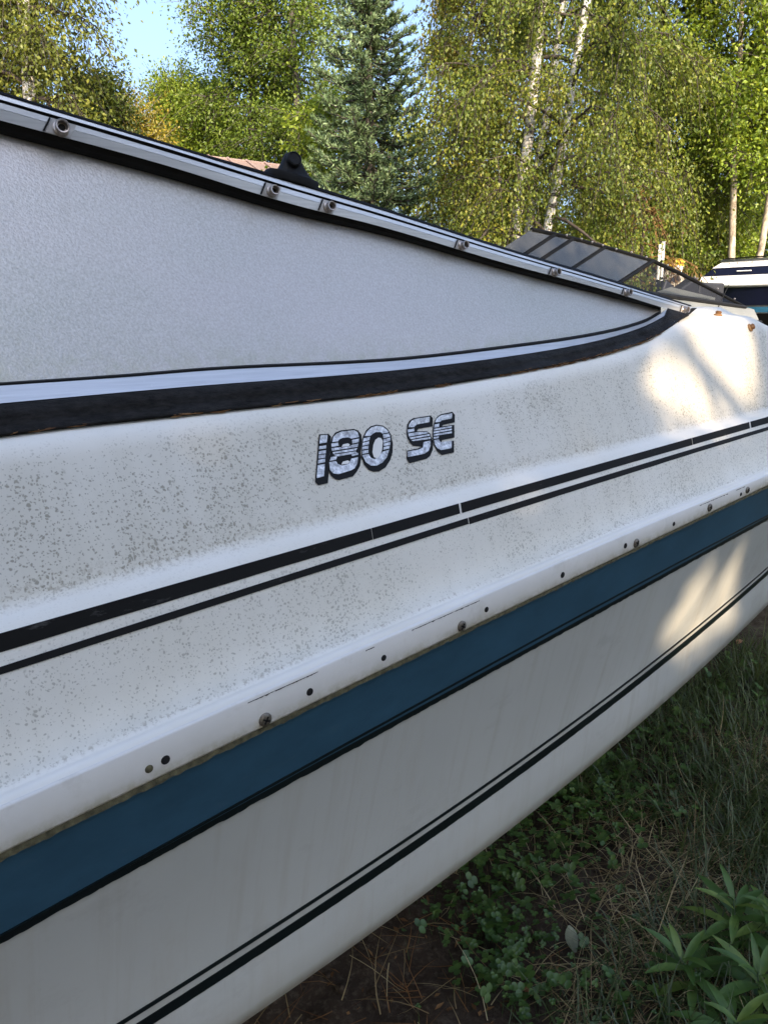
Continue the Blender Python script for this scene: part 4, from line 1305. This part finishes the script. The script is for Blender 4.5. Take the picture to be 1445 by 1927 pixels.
for i, (dist, lat, H_, cr, lab) in enumerate([(6.6, -4.3, 6.6, 1.7, 'unseen shade maple behind the viewer nearest the stern'), (6.0, -2.0, 6.2, 1.7, 'unseen shade maple behind the viewer opposite the rear deck'), (6.4, .3, 6.3, 1.7, 'unseen shade maple behind the viewer opposite the lettering'), (6.0, 2.4, 6.4, 1.75, 'unseen shade maple behind the viewer nearest the bow'), (7.6, 1.4, 6.9, 1.7, 'unseen shade maple behind the viewer in the second row')]):
    b_ = np.array([1.4, .6]) + sdir * dist + perp * lat
    make_tree('maple_tree', lab, (b_[0], b_[1], 0), H_, .14, cr, 56, 24, 30, .14, FOL['dark'], BARK['grey'], 80 + i, droop=.15, twig_len=.8, spread=.26, hang=.3, cb=.28, keep=keep_shade)

# ------------------------------------------------------------------ house roof behind the trees
DH = 15.5
ra = at_dist(423, 301, DH); rb = at_dist(533, 310, DH + .5)
hv = Vector(rb - ra); hv.z = 0; hl = hv.length; hv.normalize()
inw = Vector((-hv.y, hv.x, 0))               # away from the viewer
if inw.dot(Vector((ra[0], ra[1], 0))) < 0: inw = -inw
house = empty('house', (ra[0], ra[1], 0)); tag(house, 'house with tan ribbed metal roof beyond the windshield', 'house')
zr = (ra[2] + rb[2]) / 2
M['roof'] = plain('tan_metal_roof', (.24, .175, .15), .5, var=.08)
M['siding'] = plain('pale_siding', (.45, .42, .37), .7, var=.06)
left0 = Vector((ra[0], ra[1], 0)) - hv * 5.5
Lh = hl + 5.5
run, drop = 2.6, 1.2
nP = 18
for sgn in (-1, 1):
    for k in range(nP):
        a0, a1 = Lh * k / nP, Lh * (k + 1) / nP
        q = [left0 + hv * a0, left0 + hv * (a1 - .012), left0 + hv * (a1 - .012) + inw * run * sgn, left0 + hv * a0 + inw * run * sgn]
        P = [Vector((p.x, p.y, zr - (drop if n_ > 1 else 0))) for n_, p in enumerate(q)]
        mb = MB()
        mb.hexa([p - Vector((0, 0, .03)) for p in P] + P)
        rib0, rib1 = P[1], P[2]
        mb.tube([rib0 + Vector((0, 0, .02)), rib1 + Vector((0, 0, .02))], .028, 5)
        mb.build('roof_panel', M['roof'], house)
mb = MB(); mb.tube([Vector((left0.x, left0.y, zr - .01)), Vector((left0.x, left0.y, zr - .01)) + hv * Lh], .035, 6); mb.build('ridge_cap', M['roof'], house)
for sgn, nm in ((-1, 'wall'), (1, 'wall')):
    mb = MB()
    c0 = left0 + hv * (Lh / 2) + inw * (run - .35) * sgn
    mb.box((c0.x, c0.y, (zr - drop) / 2), (Lh - .5, .15, zr - drop), Matrix.Rotation(math.atan2(hv.y, hv.x), 3, 'Z'))
    mb.build(nm, M['siding'], house)
for e_ in (.25, Lh - .25):
    c0 = left0 + hv * e_
    a_ = c0 - inw * (run - .35); b_ = c0 + inw * (run - .35)
    P = [(a_.x, a_.y, 0), (b_.x, b_.y, 0), (b_.x, b_.y, zr - drop), (c0.x, c0.y, zr - .06), (a_.x, a_.y, zr - drop)]
    t_ = hv * .12
    P2 = [(p[0] + t_.x, p[1] + t_.y, p[2]) for p in P]
    mb = MB(); mb.add(P + P2, [(0, 1, 2, 3, 4), (9, 8, 7, 6, 5)] + [(i, i + 5, (i + 1) % 5 + 5, (i + 1) % 5) for i in range(5)])
    mb.build('gable_wall', M['siding'], house)

# ------------------------------------------------------------------ second boat with black framed windshield
B2Y = 3.45
b2 = empty('motorboat', tuple(aty(1250, 600, B2Y)[:2]) + (0,)); tag(b2, 'grey white motorboat with black framed tinted windshield behind the first boat', 'boat')
def q2(px, py, off=0.0): return Vector(aty(px, py, B2Y + off))
lean2 = .16
def bars(pts, r, name, parent=b2, mat='black_metal'):
    mb = MB(); mb.tube(pts, r, 8); return auto_smooth(mb.build(name, M[mat], parent))
tops = [(1000, 432), (1044, 441), (1078, 449), (1138, 465), (1228, 491)]
def base_of(px, py): return (px - 101, py + 66)
frame2 = bars([q2(px, py, lean2) for px, py in tops], .016, 'windshield_frame')
bars([q2(*base_of(px, py)) for px, py in tops], .018, 'windshield_base')
for (px, py) in tops[1:]:
    bars([q2(px, py, lean2), q2(*base_of(px, py))], .019 if px > 1200 else .014, 'mullion')
for (pa, pb_) in zip(tops[:-1], tops[1:]):
    P = [q2(*base_of(*pa)), q2(*base_of(*pb_)), q2(*pb_, lean2), q2(*pa, lean2)]
    mb = MB(); mb.hexa([P[0], P[1], P[1] + Vector((0, .006, 0)), P[0] + Vector((0, .006, 0)), P[3], P[2], P[2] + Vector((0, .006, 0)), P[3] + Vector((0, .006, 0))])
    mb.build('window_pane', M['tint'], b2)
wing = [q2(1228, 491, lean2), q2(1280, 515, lean2 * .75), q2(1340, 546, lean2 * .4), q2(1402, 578, 0)]
bars(wing, [.017, .017, .016, .012], 'wing_frame')
mb = MB()
wb = [q2(1127, 557), q2(1226, 555), q2(1320, 566), q2(1400, 577)]
wt = [wing[0], wing[1], wing[2], wing[3]]
wp = wb + wt[::-1]
mb.add(wp + [p + Vector((0, .006, 0)) for p in wp], [tuple(range(8)), tuple(range(15, 7, -1))])
mb.build('wing_pane', M['clear'], b2)
bars([q2(1127, 546, -.01), q2(1226, 553, -.01), q2(1320, 566, -.01), q2(1402, 578, -.01)], [.02, .022, .022, .016], 'wing_gasket', mat='rubber')
for (px, py) in [(1062, 446), (1090, 453), (1110, 459), (1130, 465), (1155, 472), (1184, 478), (1212, 487), (1252, 502), (1303, 525), (1308, 527), (1346, 546), (1378, 565)]:
    t_ = max(0, min(1, (px - 1228) / 174)); off = lean2 * (1 - t_) if px > 1228 else lean2
    mb = MB(); mb.lathe(q2(px, py - 1, off) + Vector((-.0, -.014, .006)), (-.4, -1, .5), [(.009, 0), (.009, .005), (.005, .012), (.001, .012)], 10)
    mb.build('snap_stud', M['brass'], frame2)
# hull
x0b, x1b = aty(1000, 540, B2Y)[0] - 1.8, aty(1412, 600, B2Y)[0]
xt = aty(1402, 578, B2Y)[0]
xs2 = np.linspace(x0b, x1b, 40)
def z2(px, py): return aty(px, py, B2Y)[2]
zd = z2(1402, 580) ; zg = z2(1407, 606)
def pl2(x, y):
    t = np.clip((x0b + 2.4 - x) / 2.4, 0, 1); return y + (B2Y + 1.0 - y) * t ** 2
slope2 = (z2(1226, 556) - zd) / (aty(1226, 556, B2Y)[0] - xt)
zl = lambda x: zd + slope2 * np.minimum(x - xt, .0)
rows = [(B2Y + .45, lambda x: zl(x) + .03), (B2Y + .03, lambda x: zl(x) + .004), (B2Y - .02, lambda x: zl(x) - .01), (B2Y - .07, lambda x: x * 0 + zg + .035), (B2Y - .085, lambda x: x * 0 + zg), (B2Y - .07, lambda x: x * 0 + zg - .05), (B2Y + .0, lambda x: x * 0 + .55), (B2Y + 1.0, lambda x: x * 0 + .15)]
Vq = np.concatenate([np.stack([xs2, pl2(xs2, y_), f_(xs2)], 1) for y_, f_ in rows])
Vm = Vq.copy(); Vm[:, 1] = 2 * (B2Y + 1.0) - Vm[:, 1]
mesh_obj('hull', np.concatenate([Vq, Vm]), grid_faces(8, 40, 0, True) + grid_faces(8, 40, 320, False), M['grey_paint'], b2)
ends = [tuple(Vq[k * 40 + 39]) for k in range(8)]
ends += [(p[0], 2 * (B2Y + 1.0) - p[1], p[2]) for p in ends[::-1][1:]]
mb = MB(); mb.add(ends, [tuple(range(len(ends)))]); mb.build('transom', M['grey_paint'], b2)
mb = MB(); mb.box(((x0b + x1b) / 2 + .8, B2Y + 1.0, .6), (x1b - x0b - 1.8, 1.5, .04)); mb.build('cockpit_sole', M['grey_paint'], b2)
bars([Vector((x, float(pl2(x, B2Y - .095)), zg - .005)) for x in xs2[4:]], .022, 'rub_rail', mat='rubber')
# dash and seats seen through the wing
p = q2(1262, 545, .35)
mb = MB()
dsh = [q2(1226, 552, .10), q2(1330, 562, .10), q2(1345, 560, .55), q2(1262, 540, .55)]
mb.hexa([d_ - Vector((0, 0, .05)) for d_ in dsh] + dsh)
mb.build('dashboard', M['grey_paint'], b2)
for (px, py, wd, hh, rot) in [(1253, 538, .22, .13, .5), (1288, 538, .30, .17, -.5), (1330, 545, .42, .24, 0)]:
    c0 = q2(px, py, .75)
    mb = MB(); mb.box(c0 - Vector((0, 0, .05)), (wd, .12, hh), Matrix.Rotation(rot, 3, 'Y') @ Matrix.Rotation(-.2, 3, 'Z'))
    o = mb.build('seat_back', M['vinyl'], b2)
    bv = o.modifiers.new('round', 'BEVEL'); bv.width = .02; bv.segments = 2
bars([q2(1349, 581, -.03), q2(1371, 535, .02)], [.005, .0025], 'whip_antenna', mat='rubber')

# ------------------------------------------------------------------ cabin cruiser at the right edge
DC = 12.0
c0 = at_dist(1310, 600, DC + .2); c1 = at_dist(1640, 600, DC - .7)
cu = Vector(c1 - c0); cu.z = 0; cu.normalize(); cn = Vector((cu.y, -cu.x, 0))
if cn.dot(Vector((-c0[0], -c0[1], 0))) < 0: cn = -cn
cr = empty('cabin_cruiser', (c0[0], c0[1], 0)); tag(cr, 'white cabin cruiser with navy window band and navy hull at right edge', 'boat')
o0 = Vector((c0[0], c0[1], 0))
def cp_(u, w, z): return o0 + cu * u + cn * w + Vector((0, 0, z))       # w towards the viewer
zc = lambda py: z_at(py, DC, 1400)
us = np.linspace(-1.6, 6.0, 26)
def cw(u, w):                                # bow narrows at the left end
    t = max(0, min(1, (.9 - u) / 2.5)); return w * (1 - t ** 2) - .0
rowsC = [(-.2, zc(534)), (-.02, zc(535)), (.03, zc(540)), (.02, zc(541)), (.0, zc(575)), (-.02, zc(576)), (-.03, zc(590)), (-.10, zc(640)), (-1.2, .35)]
def cruiser_strip(name, mat, ra, pr=0.0, parent=cr, u0=-1.6, u1=6.0):
    uu = np.linspace(u0, u1, 26)
    P = []
    for w, z in ra:
        for u in uu:
            k = 1.2
            P.append(cp_(u, (cw(u, k) - k) + w + pr, z + max(0, (.4 - u)) * .06))
    return mesh_obj(name, P, grid_faces(len(ra), 26, 0, False), mat, parent)
cruiser_strip('hull', M['white_paint'], rowsC)
cruiser_strip('navy_side', M['navy'], [(.014, zc(541)), (.0, zc(575))], .012)
cruiser_strip('teal_stripe', M['teal'], [(-.01, zc(578)), (-.018, zc(588))], .012)
cruiser_strip('black_side', M['black_metal'], [(-.02, zc(590)), (-.08, zc(625))], .012)
cruiser_strip('rub_rail', M['white_paint'], [(.0, zc(533)), (.06, zc(534.5)), (.06, zc(539)), (.0, zc(540.5))], .0)
# far side and bottom as a plain closing shell
mb = MB()
mb.hexa([cp_(.9, -.3, .4), cp_(6, -.3, .4), cp_(6, -2.2, .4), cp_(.9, -2.2, .4), cp_(.9, -.25, zc(536)), cp_(6, -.25, zc(536)), cp_(6, -2.3, zc(536)), cp_(.9, -2.3, zc(536))])
mb.build('far_side', M['white_paint'], cr)
def cabin(name, mat, ub, ut, zb_, zt_, wb_, wt_, back=2.0, uend=5.5):
    mb = MB()
    mb.hexa([cp_(ub, wb_, zb_), cp_(uend, wb_, zb_), cp_(uend, wb_ - back, zb_), cp_(ub, wb_ - back, zb_), cp_(ut, wt_, zt_), cp_(uend, wt_, zt_), cp_(uend, wt_ - back, zt_), cp_(ut, wt_ - back, zt_)])
    return mb.build(name, mat, cr)
cabin('cabin_side', M['white_paint'], -.10, -.05, zc(535), zc(517), -.10, -.13)
cabin('window_band', M['navy'], -.04, .08, zc(517), zc(501), -.13, -.18)
cabin('cabin_top', M['white_paint'], .07, .19, zc(501), zc(488), -.17, -.24)
cabin('roof_edge', M['grey_paint'], .16, .18, zc(488), zc(485), -.21, -.22)
bars([cp_(.45, -.13, zc(509)), cp_(.65, -.13, zc(509))], .008, 'grab_handle', cr, 'white_paint')
bars([cp_(.2, -.2, zc(484)), cp_(1.2, -.2, zc(482)), cp_(3, -.2, zc(482))], .010, 'roof_rail', cr)
mb = MB(); mb.lathe(cp_(1.02, .024, zc(549)), cn, [(.03, 0), (.03, .006), (.02, .01)], 14); mb.build('vent_cap', M['white_paint'], cr)
for u in (.3, .42, .62, .9): 
    mb = MB(); mb.lathe(cp_(u, -.20, zc(493)), cn, [(.008, 0), (.006, .02)], 8); mb.build('roof_snap', M['brass'], cr)

# crumpled tarp over something low
tp = at_dist(1440, 612, 8.6)
tp = Vector((tp[0], tp[1], 0))
R = np.random.default_rng(91)
n_ = 40
uu, vv = np.meshgrid(np.linspace(-1, 1, n_), np.linspace(-1, 1, n_))
hz = (1 - np.clip(np.abs(uu) ** 3, 0, 1)) * (1 - np.clip(np.abs(vv) ** 3, 0, 1))
top_z = z_at(584, 8.6, 1440)
hh = top_z * (.45 + .55 * hz) - .25 * (1 - hz) + (vnoise(uu * 5 + 9, vv * 5 + 3, 5) - .5) * .14 + (vnoise(uu * 14 + 9, vv * 14 + 3, 6) - .5) * .06
hh = np.where((np.abs(uu) > .98) | (np.abs(vv) > .98), .0, hh) - .0
ar_ = Vector((A_R[0], A_R[1], 0)); af_ = Vector((A_F[0], A_F[1], 0)).normalized()
P = []
for i in range(n_):
    for j in range(n_):
        q = tp + ar_ * (uu[i, j] * 1.0 + .78) + af_ * (vv[i, j] * .8)
        P.append((q.x, q.y, float(hh[i, j])))
tag(mesh_obj('tarp_cover', P, grid_faces(n_, n_), M['tarp']), 'crumpled light grey tarp draped in front of the cabin cruiser', 'tarp')

# small white and yellow watercraft
wd0 = at_dist(1266, 540, 10.2)
pw = empty('personal_watercraft', (wd0[0], wd0[1], 0)); tag(pw, 'tilted cream personal watercraft with yellow nose beyond the wing frame', 'watercraft')
def wpt(px, py, k=0.0): 
    p = Vector(at_dist(px, py, 10.2)); return p + af_ * k
def slab(name, pts, mat, depth, parent=pw, bev=.02):
    mb = MB(); n = len(pts)
    A = [wpt(*q) for q in pts]; B = [wpt(*q, depth) for q in pts]
    mb.add(A + B, [tuple(range(n))[::-1], tuple(range(n, 2 * n))] + [(i, (i + 1) % n, (i + 1) % n + n, i + n) for i in range(n)])
    o = mb.build(name, M[mat], parent)
    bm = bmesh.new(); bm.from_mesh(o.data); bmesh.ops.recalc_face_normals(bm, faces=bm.faces); bm.to_mesh(o.data); bm.free()
    bv = o.modifiers.new('round', 'BEVEL'); bv.width = bev; bv.segments = 2
    return o
slab('hull', [(1236, 536), (1240, 526), (1252, 512), (1268, 502), (1282, 506), (1284, 520), (1300, 522), (1302, 534), (1290, 548), (1250, 552)], 'cream', .5)
slab('nose_cowl', [(1256, 502), (1272, 486), (1284, 487), (1292, 494), (1284, 503), (1274, 505), (1276, 497), (1262, 506)], 'yellow', .35, bev=.012)
slab('front_panel', [(1262, 507), (1277, 497), (1287, 501), (1281, 515), (1270, 516)], 'white_paint', .3, bev=.01)
slab('seat', [(1254, 530), (1266, 520), (1276, 518), (1280, 528), (1262, 532)], 'vinyl', -.03, bev=.008)
mb = MB()                                     # cradle it rests on
cen = wpt(1268, 548, .25)
for k in (-.25, .25):
    mb.box(Vector((cen.x, cen.y, cen.z / 2)) + ar_ * k, (.08, .5, cen.z), Matrix.Rotation(math.atan2(af_.y, af_.x) - math.pi / 2, 3, 'Z'))
mb.build('cradle', M['screw'], pw)
# white stakes
for (px, pt, lab) in [(1241, 460, 'left white stake of the pair behind the windshield corner'), (1248, 454, 'right white stake of the pair behind the windshield corner')]:
    a_ = at_dist(px, pt, 9.6); b_ = at_dist(px - 3, 600, 9.6)
    st = empty('marker_stake', (b_[0], b_[1], 0)); tag(st, lab, 'stake', 'white marker stakes')
    bt = Vector((b_[0], b_[1], 0)); 
    mb = MB(); mb.tube([bt - Vector((0, 0, .1)), Vector(a_)], .017, 8); mb.build('shaft', M['white_paint'], st)
    d_ = Vector(a_) - bt
    for k in (.66, .74, .82, .9):
        mb = MB(); mb.tube([bt + d_ * k, bt + d_ * (k + .012)], .0185, 8); mb.build('dark_ring', M['black_metal'], st)

# ------------------------------------------------------------------ grass, straw, clover, litter
def blades(name, n, region, hlen, width, mat, seed, lie=.3, curl=.6, seg=4, dens=None, label=None, cat=None, zoff=0.0):
    R = np.random.default_rng(seed)
    x = R.uniform(region[0], region[1], n); y = R.uniform(region[2], region[3], n)
    if dens is not None:
        ok = R.random(n) < dens(x, y); x, y = x[ok], y[ok]
    n = len(x)
    z = ground_z(x, y) + zoff
    az = R.uniform(0, 6.283, n); l = hlen * R.uniform(.45, 1.25, n)
    el0 = np.clip(R.normal(1.25 - lie, .3, n), .03, 1.5)
    cv = R.normal(curl, curl * .5, n)
    tw = R.normal(0, .5, n)
    p = np.stack([x, y, z], 1); V = []
    s_l = l / seg
    pts = [p]
    for k in range(seg):
        e = np.maximum(el0 - cv * (k / seg), -.35 if lie < 1 else -.02)
        a = az + tw * k / seg
        p = p + np.stack([np.cos(a) * np.cos(e), np.sin(a) * np.cos(e), np.sin(e)], 1) * s_l[:, None]
        p[:, 2] = np.maximum(p[:, 2], ground_z(p[:, 0], p[:, 1]) + .003)
        pts.append(p)
    w0 = width * R.uniform(.6, 1.3, n)
    sd_ = np.stack([-np.sin(az), np.cos(az), np.zeros(n)], 1)
    for k in range(seg):
        w = (w0 * (1 - (k / seg) ** 1.6) * .5)[:, None]
        V += [pts[k] - sd_ * w, pts[k] + sd_ * w]
    V.append(pts[seg])
    nv = 2 * seg + 1
    Vv = np.stack(V, 1).reshape(-1, 3)
    i = np.arange(n)[:, None] * nv
    T = []
    for k in range(seg - 1):
        T += [[2 * k, 2 * k + 1, 2 * k + 3], [2 * k, 2 * k + 3, 2 * k + 2]]
    T.append([2 * seg - 2, 2 * seg - 1, 2 * seg])
    Tt = np.concatenate([i + t for t in T])
    o = fast_mesh(name, Vv, Tt, mat)
    tag(o, label, cat, None, 'stuff')
    return o
def under(x, y):                              # how bare the soil is beneath the boat
    return np.clip((y - .55 - (x - 1.0) * .02) / .35, 0, 1)
def patch(x, y, cs):
    p = np.zeros(len(x))
    for (px, py, r) in cs:
        c = ground_at(px, py)
        p = np.maximum(p, np.exp(-((x - c[0]) ** 2 + (y - c[1]) ** 2) / r ** 2))
    return p
GREEN = [(1250, 1330, .35), (1400, 1300, .5), (1150, 1480, .16), (1330, 1470, .22), (1420, 1550, .3), (1180, 1330, .2)]
DRY = [(1250, 1560, .30), (1180, 1680, .22), (1340, 1640, .25), (1100, 1860, .18), (1400, 1450, .2), (1250, 1780, .2), (1060, 1600, .1)]
SOIL = [(760, 1860, .22), (830, 1760, .10), (650, 1900, .2), (870, 1900, .10)]
G1 = foliage('green_grass', [(.2, (.030, .054, .014)), (.55, (.062, .095, .028)), (.9, (.13, .165, .06))], .3, .05)
REG = (.6, 4.6, -.6, 1.3)
blades('grass', 54000, REG, .18, .0040, G1, 101, lie=.25, curl=1.0, dens=lambda x, y: np.clip(.48 + patch(x, y, GREEN) * .85 - patch(x, y, SOIL) * .9 - under(x, y) * .55, .0, 1), label='green grass blades growing beside the hull', cat='grass')
blades('dry_grass', 40000, REG, .18, .0024, M['straw'], 102, lie=.95, curl=.9, seg=5, dens=lambda x, y: np.clip(.16 + patch(x, y, DRY) * .62 - patch(x, y, SOIL) * .75 - under(x, y) * .3, .03, 1), label='tangled dry straw grass lying on the soil', cat='dry grass', zoff=.004)
blades('fallen_straw', 2600, REG, .13, .0022, M['needle'], 103, lie=1.3, curl=.2, seg=3, dens=lambda x, y: np.clip(.15 + patch(x, y, SOIL) * .8, 0, 1), label='brown straw and needles scattered on bare soil', cat='straw', zoff=.006)
# clover
def clover():
    R = np.random.default_rng(111)
    cs = [(905, 1680, .10, 130), (985, 1560, .11, 190), (1060, 1500, .12, 200), (1110, 1455, .12, 170), (960, 1740, .06, 60), (935, 1840, .05, 46), (960, 1880, .05, 40), (1130, 1560, .08, 70), (1180, 1500, .10, 90), (925, 1760, .06, 60), (1090, 1700, .10, 40), (1240, 1420, .12, 70), (1330, 1330, .16, 90), (1390, 1270, .16, 90), (1010, 1640, .09, 90), (1040, 1900, .07, 30), (1160, 1900, .08, 40), (1150, 1370, .12, 90)]
    V = []; T = []
    ang = np.linspace(0, 2 * np.pi, 8, endpoint=False)
    for (px, py, r, n) in cs:
        c = ground_at(px, py)
        for k in range(int(n * 1.0)):
            x, y = c[0] + R.normal(0, r), c[1] + R.normal(0, r)
            h = R.uniform(.02, .085); s = .0036 + .0062 * R.random() ** 1.8
            z = float(ground_z(x, y)) + h
            lx, ly = R.normal(0, .015, 2)
            o = len(V); w = .0007
            V += [(x - lx, y - ly, z - h), (x - lx + w * 2, y - ly, z - h), (x, y, z)]; T.append((o, o + 1, o + 2))
            a0 = R.random() * 6.28; tx, ty = R.normal(0, .35, 2)
            for q in range(3):
                a = a0 + q * 2.094
                cx_, cy_ = math.cos(a) * s * 1.0, math.sin(a) * s * 1.0
                o = len(V)
                V.append((x + cx_, y + cy_, z + tx * cx_ + ty * cy_ - .0010))
                for t_ in ang:
                    rr = s * (1.0 if abs(t_) > .01 else .86)
                    dx = cx_ + math.cos(t_ + a) * rr; dy = cy_ + math.sin(t_ + a) * rr * .92
                    V.append((x + dx, y + dy, z + tx * dx + ty * dy + .0016 - (.003 if False else 0)))
                for i in range(8): T.append((o, o + 1 + i, o + 1 + (i + 1) % 8))
    mt = foliage('clover_leaves', [(.2, (.035, .085, .018)), (.6, (.070, .145, .030)), (.85, (.13, .21, .04)), (.97, (.30, .34, .04))], .25, .05)
    tag(fast_mesh('clover', np.array(V), np.array(T), mt), 'patches of green clover along the hull edge', 'clover', None, 'stuff')
clover()
# crumbs of bark, dead leaves
R = np.random.default_rng(121)
n = 1500
x = R.uniform(.5, 3.6, n); y = R.uniform(-.5, 1.3, n)
ok = R.random(n) < np.clip(.25 + patch(x, y, SOIL), 0, 1); x, y = x[ok], y[ok]; n = len(x)
pos = np.stack([x, y, ground_z(x, y) + .006], 1)
V, T = leaf_arrays(pos, np.stack([R.normal(0, 1, n), R.normal(0, 1, n), R.normal(0, .15, n)], 1), R.normal(0, .25, (n, 3)) + [0, 0, 1], R.uniform(.008, .034, n), R.uniform(.004, .010, n))
tag(fast_mesh('leaf_litter', V, T, M['litter']), 'brown leaf and bark crumbs strewn over the soil', 'litter', None, 'stuff')

# soil clods
R = np.random.default_rng(131)
Vc = []; Tc = []
ico = bmesh.new(); bmesh.ops.create_icosphere(ico, subdivisions=1, radius=1)
iv = np.array([v.co[:] for v in ico.verts]); it = np.array([[v.index for v in f.verts] for f in ico.faces]); ico.free()
for k in range(900):
    x = R.uniform(.5, 2.6); y = R.uniform(.1, 1.3)
    if R.random() > float(np.clip(.12 + patch(np.array([x]), np.array([y]), SOIL)[0] + under(np.array([x]), np.array([y]))[0] * .5, 0, 1)): continue
    s_k = .004 * R.lognormal(0, .6)
    vv = iv * (1 + R.normal(0, .18, (len(iv), 1))) * s_k * np.array([1, R.uniform(.7, 1.3), R.uniform(.5, .9)])
    Tc.append(it + len(Vc) * len(iv)); Vc.append(vv + [x, y, float(ground_z(x, y)) + s_k * .2])
tag(fast_mesh('soil_clods', np.concatenate(Vc), np.concatenate(Tc), M['ground']), 'small dark soil clods on the bare earth under the hull', 'soil', None, 'stuff')

# ------------------------------------------------------------------ lance-leaved weeds
LANCE = foliage('lance_leaves', [(.2, (.045, .100, .022)), (.55, (.080, .155, .036)), (.9, (.17, .24, .05))], .25, .035, True)
STEM = plain('green_stem', (.05, .085, .03), .6)
def lance_leaf(base, d, up, L, Wd, bend, R):
    """folded, arching leaf: 3 columns x 7 rows"""
    d = Vector(d).normalized(); up = Vector(up); s = d.cross(up).normalized(); n_ = s.cross(d)
    V = []; F = []
    p = Vector(base); step = L / 6
    for k in range(7):
        t = k / 6
        w = Wd * math.sin(math.pi * min(1, t * .93 + .045)) ** .75 * .5 * (1 if t < .5 else 1 - (t - .5) ** 2 * .6)
        V += [p - s * w + n_ * w * .35, p.copy(), p + s * w + n_ * w * .35]
        dd = d * math.cos(bend * t) - n_ * math.sin(bend * t)
        p = p + dd * step
    for k in range(6):
        for j in range(2):
            a = k * 3 + j; F.append((a, a + 1, a + 4, a + 3))
    return V, F
def weed(px, py, h, nl, Lf, seed, label):
    R = random.Random(seed)
    g_ = ground_at(px, py); gz = float(ground_z(g_[0], g_[1]))
    root = empty('lance_leaf_weed', (g_[0], g_[1], gz)); tag(root, label, 'weed', 'lance leaved weeds')
    p0 = Vector((g_[0], g_[1], gz)); lean = Vector((R.uniform(-.05, .05), R.uniform(-.05, .05), 0))
    top = p0 + Vector((0, 0, h)) + lean
    mb = MB(); mb.tube([p0 - Vector((0, 0, .01)), p0 + Vector((0, 0, h * .5)) + lean * .3, top], [.0030, .0025, .0014], 6); mb.build('stem', STEM, root, True)
    for k in range(nl):
        t = .30 + .70 * (k + .5) / nl
        b = p0 + Vector((0, 0, h * t)) + lean * t ** 1.5
        az = k * 2.4 + R.uniform(-.3, .3); el = .15 + .75 * t ** 3 + R.uniform(-.15, .15)
        d = (math.cos(az) * math.cos(el), math.sin(az) * math.cos(el), math.sin(el))
        L = Lf * (1.12 - .5 * t ** 4) * R.uniform(.8, 1.15)
        V_, F_ = lance_leaf(b, d, (0, 0, 1), L, L * R.uniform(.17, .24), R.uniform(.3, .95), R)
        mesh_obj('leaf', V_, F_, LANCE, root)
weed(1312, 1890, .11, 17, .110, 1, 'lance leaved weed leftmost of the clump in the lower right corner')
weed(1385, 1830, .125, 18, .115, 2, 'tall lance leaved weed at the right edge above the corner')
weed(1425, 1915, .13, 18, .12, 3, 'lance leaved weed filling the bottom right corner')
weed(1350, 1985, .13, 16, .115, 4, 'lance leaved weed lowest of the clump at the bottom edge')
weed(1450, 1815, .15, 18, .115, 5, 'lance leaved weed rearmost of the clump beside the orange leaf')

# pale upright leaf, rusty leaf
def loose_leaf(name, px, py, L, Wd, d, up, mat, label, bend=.4):
    g_ = ground_at(px, py); gz = float(ground_z(g_[0], g_[1])) + .02
    V_, F_ = lance_leaf((g_[0], g_[1], gz), d, up, L, Wd, bend, random)
    o = mesh_obj(name, V_, F_, mat); tag(o, label, 'leaf')
    return o
PALE = plain('pale_underside', (.26, .29, .22), .7, var=.15, nscale=60)
RUST = plain('rusty_dead_leaf', (.26, .10, .035), .7, var=.3, nscale=60)
loose_leaf('pale_leaf', 1083, 1785, .075, .030, (-.1, .25, .9), A_F, PALE, 'pale grey green leaf standing upright in the grass', .15)
loose_leaf('dead_leaf', 1440, 1765, .06, .022, (-.75, .55, .25), (0, 0, 1), RUST, 'rust orange dead leaf beside the weeds at right edge', .6)
loose_leaf('dead_leaf', 1385, 1225, .08, .03, (.9, .1, .1), (0, 0, 1), RUST, 'brown dead leaf on the grass beneath the stripe end', .5)
loose_leaf('dead_leaf', 1000, 1870, .05, .02, (.2, .9, .1), (0, 0, 1), RUST, 'brown curled leaf on soil right of the yellow clover', .8)
# long dry stem crossing the straw
g0, g1 = ground_at(1195, 1885, .03), ground_at(1292, 1610, .10)
mb = MB()
mb.tube([Vector(g0) - Vector((0, 0, .03)), Vector(g0) * .66 + Vector(g1) * .34 + Vector((0, 0, .02)), Vector(g0) * .33 + Vector(g1) * .67 + Vector((0, 0, .025)), Vector(g1)], [.0016, .0015, .0013, .0008], 6)
tag(mb.build('dry_stem', M['straw'], None, True), 'long thin dry stem leaning across the straw', 'stem')
